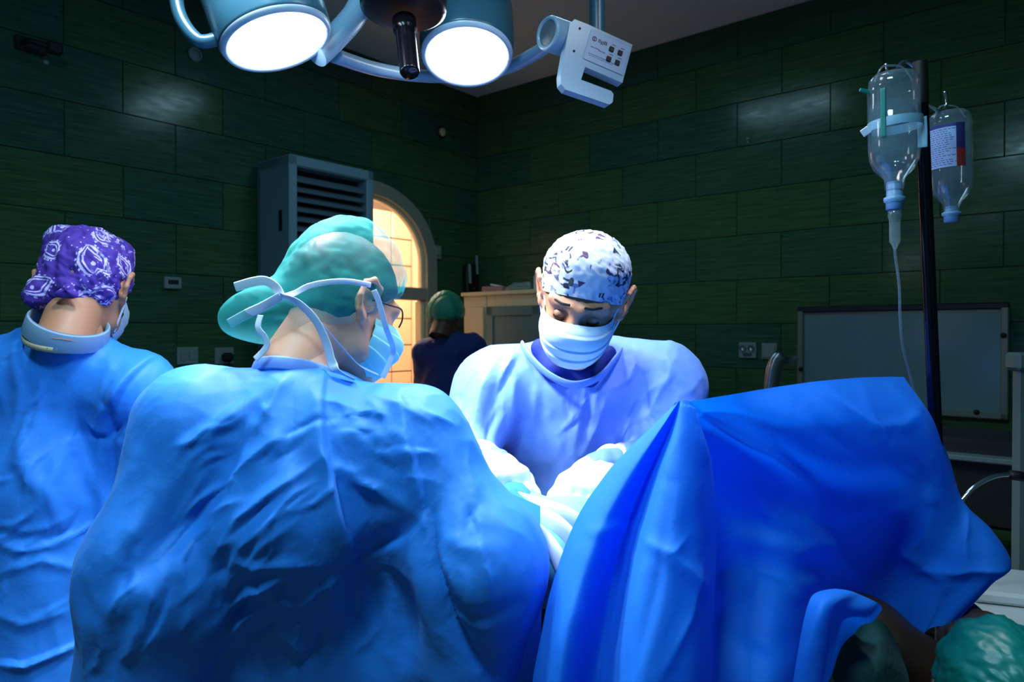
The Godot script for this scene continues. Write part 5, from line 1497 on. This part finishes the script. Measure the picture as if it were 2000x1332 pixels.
# ------------------------------------------------ the surgeon facing us
func build_surgeon() -> void:
	var hx := facing(at(1138, 580, 1.56), Vector3(-0.22, -0.50, 0.84), Vector3(0.20, 1, 0.0)) * Transform3D(Basis().scaled(Vector3(1.06, 1.08, 1.06)), Vector3.ZERO)
	var NB := at(1128, 712, 1.76)
	var el := at(898, 905, 1.66); var er := at(1300, 905, 1.66)
	var wl := at(962, 912, 1.54); var wr := at(1172, 922, 1.52)
	var bones := [
		[NB, at(1130, 790, 1.80), 0.072, 0.125], [at(1130, 780, 1.80), at(1128, 960, 1.86), 0.13, 0.165], [at(1128, 960, 1.86), Vector3(0.17, 0.9, -1.92), 0.165, 0.18], [Vector3(0.17, 0.9, -1.92), Vector3(0.17, 0.45, -1.92), 0.18, 0.22],
		[at(1120, 770, 1.80), at(960, 765, 1.76), 0.10, 0.088], [at(1140, 770, 1.80), at(1305, 757, 1.76), 0.10, 0.088],
		[at(960, 765, 1.76), el, 0.088, 0.068], [el, wl, 0.066, 0.042], [at(1305, 757, 1.76), er, 0.088, 0.070], [er, wr, 0.068, 0.042],
		[at(1060, 860, 1.80), at(1205, 860, 1.80), 0.10, 0.10],
		[at(1075, 712, 1.79), at(985, 740, 1.77), 0.062, 0.078], [at(1195, 705, 1.79), at(1290, 732, 1.77), 0.062, 0.078],
	]
	var t := person("surgeon in blue gown and white patterned cap bending over gloved hands", Vector3(0.17, 0, -1.95), bones, Vector3(-0.1, 0, 1).normalized(), hx, M.skin)
	var D := 1.68
	gown(t, bones, 0.0125, 0.045, wrinkles(D, 6, [[1130, 820, 110, 90, 1.75, 16, 100], [960, 780, 60, 90, 1.85, 10, 90], [1290, 770, 60, 70, 2.0, 9, 80]]) + pxfolds([
		[D, [[1330, 680], [1290, 760], [1250, 850], [1230, 910]], 0.012, 0.02, 1], [D, [[1260, 735], [1265, 790], [1275, 840]], -0.018, 0.012, 1],
		[D, [[1190, 760], [1170, 820], [1140, 890]], 0.008, 0.014, 1], [D, [[1160, 740], [1150, 800], [1135, 870]], -0.006, 0.012, 0],
		[D, [[1020, 690], [985, 740], [960, 800], [950, 860]], -0.010, 0.014, 1], [D, [[970, 700], [940, 760], [925, 830]], 0.009, 0.014, 1], [D, [[1000, 730], [1000, 800], [985, 880]], 0.009, 0.016, 0],
		[D, [[1050, 740], [1045, 800], [1030, 880]], 0.006, 0.014, 0], [D, [[930, 720], [900, 780], [890, 840]], -0.008, 0.014, 1], [D, [[1300, 700], [1330, 740], [1360, 770]], 0.006, 0.015, 0],
		[D, [[1080, 790], [1100, 830], [1110, 890]], -0.004, 0.014, 0], [D, [[1230, 690], [1240, 760], [1225, 830]], 0.007, 0.014, 0], [D, [[1200, 870], [1240, 830], [1280, 800]], 0.012, 0.018, 0],
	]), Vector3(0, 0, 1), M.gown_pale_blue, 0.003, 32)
	# dark blue shirt that fills the gown's open neck
	var sf := Field.new()
	sf.limb(at(1056, 680, 1.715), at(1085, 722, 1.685), 0.024, 0.026, 0.03); sf.limb(at(1085, 722, 1.685), at(1150, 738, 1.685), 0.026, 0.020, 0.03); sf.limb(at(1150, 738, 1.685), at(1190, 690, 1.72), 0.020, 0.02, 0.03)
	var sb := bounds(sf, 0.02); var sn := net(sf, sb[0], sb[1], 0.007)
	wpart("shirt_collar", commit(sn[0], sn[1]), M.shirt_blue, t, "dark blue shirt collar")
	var ring := [at(1020, 672, 1.74), at(1034, 695, 1.695), at(1072, 732, 1.655), at(1120, 752, 1.64), at(1170, 738, 1.655), at(1205, 700, 1.70), at(1222, 675, 1.76)]
	wpart("neck_binding", tube(ring, 0.011, 8, 6, 0.005, Vector3(0, 1, 0.6)), M.gown_pale_blue, t)
	var inv := t.global_transform.affine_inverse() * hx
	# printed cap
	var cm := mat("cap_print", Color.WHITE, 0.8)
	cm.albedo_texture = tex(cap_print())
	cm.uv1_triplanar = true; cm.uv1_scale = Vector3.ONE * 2.9; cm.uv1_triplanar_sharpness = 12.0
	var nz := FastNoiseLite.new(); nz.seed = 8; nz.frequency = 1.0
	part("printed_cap", skull_shell(Vector3(0, 0.97, -0.24), func(ph): return 1.40 + 0.12 * cos(ph) * cos(ph) - 0.05 * sin(ph), func(d, th, ph, tt):
		var r: float = skull(d, 0.010)
		# flat crown with a stitched edge, straight sides
		var up: float = d.dot(Vector3(0, 0.97, -0.24).normalized())
		r *= 1.0 + 0.085 * exp(-pow((up - 0.68) / 0.22, 2)) - 0.03 * smoothstep(0.86, 1.0, up)
		r += 0.003 * sin(ph * 7.0 + 1.0) * smoothstep(0.3, 1.0, tt) * (1.0 - tt) * 2.0
		return r + 0.004 * nz.get_noise_3d(d.x * 9, d.y * 9, d.z * 9), 120, 48, 0.0), cm, t, inv, "white cap with dark figure print")
	part("mask", mask_mesh(0.0045), M.mask_white, t, inv, "pale pleated face mask")
	for s in [-1.0, 1.0]:
		part("mask_loop", tube([Vector3(s * 0.070, -0.018, 0.030), Vector3(s * 0.079, 0.005, 0.012), Vector3(s * 0.086, 0.022, -0.004)], 0.0022, 6, 6), M.tie_white, t, inv)
		part("mask_loop", tube([Vector3(s * 0.062, -0.096, 0.026), Vector3(s * 0.078, -0.06, 0.0), Vector3(s * 0.088, -0.03, -0.016)], 0.0022, 6, 6), M.tie_white, t, inv)
		var brow := []
		for p in [[0.014, 0.034, 0.1055], [0.030, 0.032, 0.1010], [0.043, 0.031, 0.0900], [0.051, 0.027, 0.082]]: brow.append(Vector3(s * p[0], p[1], p[2]))
		part("eyebrow", tube(brow, 0.0030, 8, 6, 0.0016, Vector3(0, 1, 0)), M.lash, t, inv)
		var ef := Field.new()
		ef.blob(Vector3(s * 0.032, 0.001, 0.082), Vector3(0.0135, 0.0105, 0.0115), 0.004)
		var eb := bounds(ef, 0.006); var en := net(ef, eb[0], eb[1], 0.0022)
		var lid := part("eyelid", commit(en[0], en[1]), M.skin, t, inv)
		var la := []
		for p in [[0.019, -0.003, 0.0885], [0.026, -0.0065, 0.0925], [0.033, -0.0075, 0.0935], [0.040, -0.0060, 0.0915], [0.0455, -0.002, 0.0865]]: la.append(Vector3(s * p[0], p[1], p[2]))
		part("lashes", tube(la, 0.0020, 6, 5, 0.0016, Vector3(0, 1, 0)), M.lash, lid)
	part("hair", skull_shell(Vector3(0, 0.80, -0.60), func(ph): return 1.60 - 0.25 * sin(ph), func(d, th, ph, tt): return skull(d, 0.004), 50, 20), M.hair_black, t, inv)
	# gloved hands
	var specs := [[wl, Vector3(0.34, -0.12, 0.88), -1.0, 1.1, Vector3(0.1, 1, 0.35)], [wr, Vector3(-0.52, -0.22, 0.72), 1.0, 0.85, Vector3(-0.1, 1, 0.4)]]
	for s in specs:
		var hp := hand_arrays(s[2], s[3], 0.0035)
		hp.append(facing(s[0], -(s[1] as Vector3), s[4]) * Transform3D(Basis().scaled(Vector3(1.12, 1.15, 1.08)), Vector3.ZERO))
		wpart("glove", joined([hp]), M.glove, t, "white surgical glove")
	wpart("glove_cuff", tube([wl.lerp(el, 0.36), wl.lerp(el, 0.05)], 0.056, 20, 3, -1.0, Vector3.ZERO, 0.042), M.glove, t)
	wpart("glove_cuff", tube([wr.lerp(er, 0.36), wr.lerp(er, 0.05)], 0.056, 20, 3, -1.0, Vector3.ZERO, 0.042), M.glove, t)

# white cotton with small dark dancers, hats and petals, some of them mauve or slate
func cap_print() -> Image:
	var im := Image.create(384, 384, false, Image.FORMAT_RGB8)
	im.fill(Color(0.70, 0.73, 0.80))
	var r := RandomNumberGenerator.new(); r.seed = 14
	var inks := [Color(0.05, 0.08, 0.16), Color(0.08, 0.13, 0.20), Color(0.12, 0.20, 0.24), Color(0.30, 0.18, 0.34), Color(0.42, 0.46, 0.62)]
	for n in 170:
		var c: Color = inks[r.randi() % inks.size()]
		var p := Vector2(r.randf() * 384, r.randf() * 384)
		var a := r.randf() * TAU
		var s := r.randf_range(7.0, 15.0)
		var kind := r.randi() % 4
		for y in range(-26, 27): for x in range(-26, 27):
			var q := Vector2(x, y).rotated(a) / s
			var hit := false
			if kind == 0: hit = absf(q.x) < 0.55 * (q.y + 1.0) * 0.8 and q.y > -1.0 and q.y < 0.7                     # skirt
			elif kind == 1: hit = absf(q.y - 0.5 * sin(q.x * 2.2)) < 0.22 and absf(q.x) < 1.7                        # stroke
			elif kind == 2: hit = Vector2(q.x, q.y * 1.7).length() < 0.75 or (absf(q.x) < 0.18 and q.y > 0 and q.y < 1.5) # petal and stem
			else: hit = absf(q.x) + absf(q.y) < 0.8 and absf(q.x - q.y) > 0.18
			if hit: im.set_pixel(posmod(int(p.x) + x, 384), posmod(int(p.y) + y, 384), c)
	return im

# ------------------------------------------------ the nurse in the purple bandana
func build_nurse() -> void:
	var hx := facing(at(165, 562, 1.66), Vector3(-0.14, -0.30, -0.93), Vector3(0.05, 1, 0.0))
	var NB := at(120, 680, 1.66)
	var bones := [
		[hx * Vector3(0, -0.150, -0.012), at(115, 735, 1.67), 0.066, 0.115], [at(115, 730, 1.67), at(105, 950, 1.68), 0.12, 0.165], [at(105, 950, 1.68), Vector3(-1.08, 0.9, -1.70), 0.165, 0.18], [Vector3(-1.08, 0.9, -1.70), Vector3(-1.08, 0.45, -1.70), 0.19, 0.23],
		[at(115, 730, 1.67), at(258, 765, 1.64), 0.10, 0.082], [at(110, 730, 1.67), at(-55, 745, 1.62), 0.10, 0.085],
		[at(258, 765, 1.64), at(262, 1000, 1.66), 0.083, 0.072], [at(262, 1000, 1.66), at(420, 1000, 1.95), 0.07, 0.045], [at(-55, 745, 1.62), at(-110, 980, 1.56), 0.085, 0.075], [at(-110, 980, 1.56), at(60, 1050, 1.90), 0.07, 0.045],
	]
	var t := person("gowned nurse in a purple paisley bandana standing beside the assistant", Vector3(-1.08, 0, -1.72), bones, Vector3(0.55, 0, -0.83).normalized(), hx, M.skin)
	var D := 1.55
	gown(t, bones, 0.0125, 0.05, wrinkles(D, 7, [[90, 1080, 110, 160, 2.6, 18, 110], [90, 850, 110, 110, 1.9, 10, 110], [230, 800, 50, 80, 1.9, 6, 80]]) + pxfolds([
		[D, [[262, 700], [225, 770], [215, 800]], 0.016, 0.018, 2], [D, [[230, 830], [190, 860], [150, 850]], -0.014, 0.012, 1], [D, [[215, 870], [170, 845], [150, 820]], 0.010, 0.012, 1],
		[D, [[205, 800], [200, 900], [190, 1010]], -0.014, 0.016, 1], [D, [[60, 830], [50, 900], [90, 960]], 0.010, 0.02, 0], [D, [[120, 870], [100, 950], [120, 1040]], 0.008, 0.016, 0],
		[D, [[0, 1050], [60, 1070], [130, 1060]], 0.009, 0.012, 1], [D, [[30, 1110], [90, 1090], [150, 1120]], 0.008, 0.012, 1], [D, [[10, 1280], [70, 1285], [150, 1260]], 0.014, 0.012, 2],
		[D, [[0, 1180], [60, 1210], [140, 1190]], 0.007, 0.013, 1], [D, [[200, 720], [190, 800], [170, 850]], 0.006, 0.014, 0], [D, [[20, 680], [40, 760], [20, 850]], 0.006, 0.016, 0], [D, [[130, 900], [160, 990], [150, 1090]], -0.007, 0.014, 0],
	]), Vector3(0, 0, 1), M.gown_blue, 0.0034, 33)
	var inv := t.global_transform.affine_inverse() * hx
	var bm := mat("bandana_print", Color.WHITE, 0.8)
	bm.albedo_texture = tex(paisley())
	bm.uv1_triplanar = true; bm.uv1_scale = Vector3.ONE * 2.3; bm.uv1_triplanar_sharpness = 12.0
	var nz := FastNoiseLite.new(); nz.seed = 9; nz.frequency = 1.0; nz.fractal_octaves = 2
	part("bandana", skull_shell(Vector3(0, 0.80, -0.60), func(ph): return 1.70 - 0.14 * sin(ph) + 0.05 * cos(ph * 2.0), func(d, th, ph, tt):
		var r: float = skull(d, 0.014)
		# two stitched corners on the crown, cloth pulled down behind to a tuck at the nape
		r += 0.030 * exp(-pow((d - Vector3(0.55, 0.78, -0.30).normalized()).length() / 0.30, 2)) + 0.022 * exp(-pow((d - Vector3(-0.45, 0.85, 0.25).normalized()).length() / 0.30, 2))
		r += 0.045 * exp(-pow((d - Vector3(0.62, -0.45, -0.64)).length() / 0.34, 2))
		r -= 0.014 * exp(-pow((d - Vector3(-0.05, -0.05, -1.0)).length() / 0.18, 2))
		r += 0.010 * exp(-pow((d - Vector3(-0.10, -0.32, -0.94)).length() / 0.13, 2))
		r += 0.004 * sin(ph * 9.0 + 3.0 * sin(ph)) * smoothstep(0.3, 0.9, tt)
		return r + 0.007 * nz.get_noise_3d(d.x * 5, d.y * 5, d.z * 5), 140, 50, 0.004), bm, t, inv, "purple bandana with white paisley print")
	part("bandana_tuck", skull_shell(Vector3(0, 0, 1), func(ph): return 1.2, func(d, th, ph, tt): return 0.020 + 0.004 * sin(ph * 3.0), 20, 8), M.bandana_print, t, inv * Transform3D(Basis(Vector3.UP, PI).scaled(Vector3(1.2, 0.9, 0.7)), Vector3(-0.012, -0.052, -0.108)))
	part("mask", mask_mesh(0.004), M.mask_white, t, inv, "white face mask")
	part("mask_loop", tube([Vector3(-0.064, -0.096, 0.026), Vector3(-0.084, -0.05, 0.0), Vector3(-0.092, -0.02, -0.010)], 0.0024, 6, 6), M.tie_white, t, inv)
	part("mask_loop", tube([Vector3(-0.070, -0.018, 0.030), Vector3(-0.082, 0.0, 0.012), Vector3(-0.090, 0.012, -0.004)], 0.0024, 6, 6), M.tie_white, t, inv)
	# pale tape slung round the neck, and the gown's bound collar under it
	var nc := hx * Vector3(0.004, -0.112, -0.044)
	part("neck_tape", lathe([Vector2(0.078, -0.024), Vector2(0.085, -0.020), Vector2(0.081, 0.016), Vector2(0.076, 0.021), Vector2(0.074, 0.0), Vector2(0.078, -0.024)], 36), M.tie_pale, t, t.global_transform.affine_inverse() * along(nc, Vector3(0.42, 1, 0.30)), "pale neck tape")
	part("neck_binding", lathe([Vector2(0.070, -0.008), Vector2(0.078, -0.006), Vector2(0.078, 0.006), Vector2(0.070, 0.008), Vector2(0.070, -0.008)], 36), M.cream_cabinet, t, t.global_transform.affine_inverse() * along(nc + Vector3(-0.010, -0.026, 0.0), Vector3(0.22, 1, 0.25)))

func paisley() -> Image:
	var im := Image.create(512, 512, false, Image.FORMAT_RGB8)
	im.fill(Color(0.28, 0.17, 0.60))
	var r := RandomNumberGenerator.new(); r.seed = 21
	var pale := Color(0.80, 0.77, 0.97)
	for n in 36:
		var p := Vector2(n % 6 + r.randf_range(0.2, 0.8), n / 6 + r.randf_range(0.2, 0.8)) * 512.0 / 6.0
		var a := r.randf() * TAU
		var s := r.randf_range(26.0, 38.0)
		for y in range(-78, 79): for x in range(-78, 79):
			var q := Vector2(x, y).rotated(a) / s
			# drop with a hooked tip, drawn as nested outlines
			var bend := q.x - 0.35 * q.y * q.y * signf(q.y)
			var w := 0.75 * sqrt(maxf(0.0, 1.0 - q.y * q.y)) * (1.0 - 0.55 * maxf(0.0, q.y))
			var d := absf(bend) - w
			var on := absf(d) < 0.095 or absf(d + 0.28) < 0.06 or (d < -0.30 and (q + Vector2(0, 0.35)).length() < 0.14)
			var dots := absf(d - 0.20) < 0.07 and sin(atan2(q.y, bend) * 16.0) > 0.2 and absf(q.y) < 1.05
			if absf(q.y) < 1.12 and (on and absf(q.y) < 1.0 or dots): im.set_pixel(posmod(int(p.x) + x, 512), posmod(int(p.y) + y, 512), pale)
	for n in 240:
		var p := Vector2i(r.randi() % 508, r.randi() % 508)
		im.fill_rect(Rect2i(p, Vector2i(3, 3)), pale)
	return im

# ------------------------------------------------ the person at the cabinets
func build_far_person() -> void:
	var hx := facing(at(870, 620, 4.35), Vector3(0.25, -0.45, -0.85), Vector3.UP)
	var NB := at(872, 655, 4.36)
	var bones := [
		[NB, at(872, 690, 4.36), 0.06, 0.11], [at(872, 690, 4.36), at(868, 790, 4.30), 0.125, 0.16], [at(868, 790, 4.30), at(868, 860, 4.28), 0.16, 0.17], [at(868, 860, 4.28), Vector3(-0.41, 0.5, -4.28), 0.15, 0.13],
		[at(872, 690, 4.36), at(832, 692, 4.36), 0.10, 0.085], [at(872, 690, 4.36), at(921, 678, 4.36), 0.10, 0.080],
		[at(832, 692, 4.36), at(826, 775, 4.40), 0.075, 0.06], [at(826, 775, 4.40), at(870, 790, 4.62), 0.05, 0.04], [at(921, 678, 4.36), at(930, 745, 4.44), 0.07, 0.055], [at(930, 745, 4.44), at(905, 770, 4.64), 0.05, 0.04],
	]
	var t := person("person in navy scrubs and green net cap bending at the cabinets", Vector3(-0.41, 0, -4.28), bones, Vector3(0.25, 0, -0.96).normalized(), hx, M.skin_dark)
	gown(t, bones, 0.016, 0.05, [], Vector3(0, 0, 1), M.scrubs_navy, 0.008, 34, "scrubs", false)
	var inv := t.global_transform.affine_inverse() * hx
	var nz := FastNoiseLite.new(); nz.seed = 12; nz.frequency = 1.0
	part("net_cap", skull_shell(Vector3(0, 0.80, -0.60), func(ph): return 1.66, func(d, th, ph, tt): return skull(d, 0.036) + 0.004 * sin(ph * 10.0) * tt + 0.008 * nz.get_noise_3d(d.x * 6, d.y * 6, d.z * 6), 60, 24, 0.014), M.cap_mesh_far, t, inv, "green net cap")
	part("hair", skull_shell(Vector3(0, 0.80, -0.60), func(ph): return 1.68, func(d, th, ph, tt): return skull(d, 0.006), 40, 16), M.hair_black, t, inv)

# ------------------------------------------------ the patient
func build_patient() -> void:
	var head := at(1950, 1335, 1.22)
	var hx := facing(head, Vector3(0.05, 0.88, -0.45), Vector3(-0.30, 0.35, 0.88))
	var dir := TABLE_DIR
	var y := Vector3(0, 0.90, 0)
	var c := Vector3(head.x, 0, head.z) + dir * 0.20
	var s := dir.cross(Vector3.UP).normalized()
	var t := thing("person", "patient lying under the blue drape with head in a shiny teal cap", "person", Transform3D(Basis(), Vector3(c.x, 0.82, c.z)))
	var b := [[c + y, c + dir * 0.20 + y, 0.06, 0.12], [c + dir * 0.20 + y, c + dir * 0.55 + y, 0.12, 0.11], [c + dir * 0.55 + y, c + dir * 0.75 + y, 0.11, 0.11], [hx * Vector3(0, -0.10, -0.03), c + y, 0.05, 0.06]]
	for q in [-1.0, 1.0]:
		b.append([c + dir * 0.12 + y, c + dir * 0.14 + s * q * 0.16 + y, 0.07, 0.06]); b.append([c + dir * 0.14 + s * q * 0.16 + y, c + dir * 0.42 + s * q * 0.19 + y, 0.05, 0.04])
		b.append([c + dir * 0.75 + s * q * 0.08 + y, c + dir * 1.15 + s * q * 0.09 + y, 0.08, 0.06]); b.append([c + dir * 1.15 + s * q * 0.09 + y, c + dir * 1.52 + s * q * 0.09 + y, 0.055, 0.04])
	var f := bone_field(b, 1.0, 0.05)
	var bb := bounds(f, 0.02)
	var body := net(f, bb[0], bb[1], 0.018)
	body.append(Transform3D())
	var h := head_arrays().duplicate(); h.append(hx)
	wpart("body", joined([body, h]), M.skin_dark, t)
	var nz := FastNoiseLite.new(); nz.seed = 15; nz.frequency = 1.0
	part("cap", skull_shell(Vector3(0, 0.90, -0.44), func(ph): return 1.62, func(d, th, ph, tt): return skull(d, 0.018) + 0.003 * sin(ph * 12.0) * tt + 0.006 * nz.get_noise_3d(d.x * 8, d.y * 8, d.z * 8), 100, 36, 0.008), M.cap_solid, t, t.global_transform.affine_inverse() * hx, "shiny teal cap")
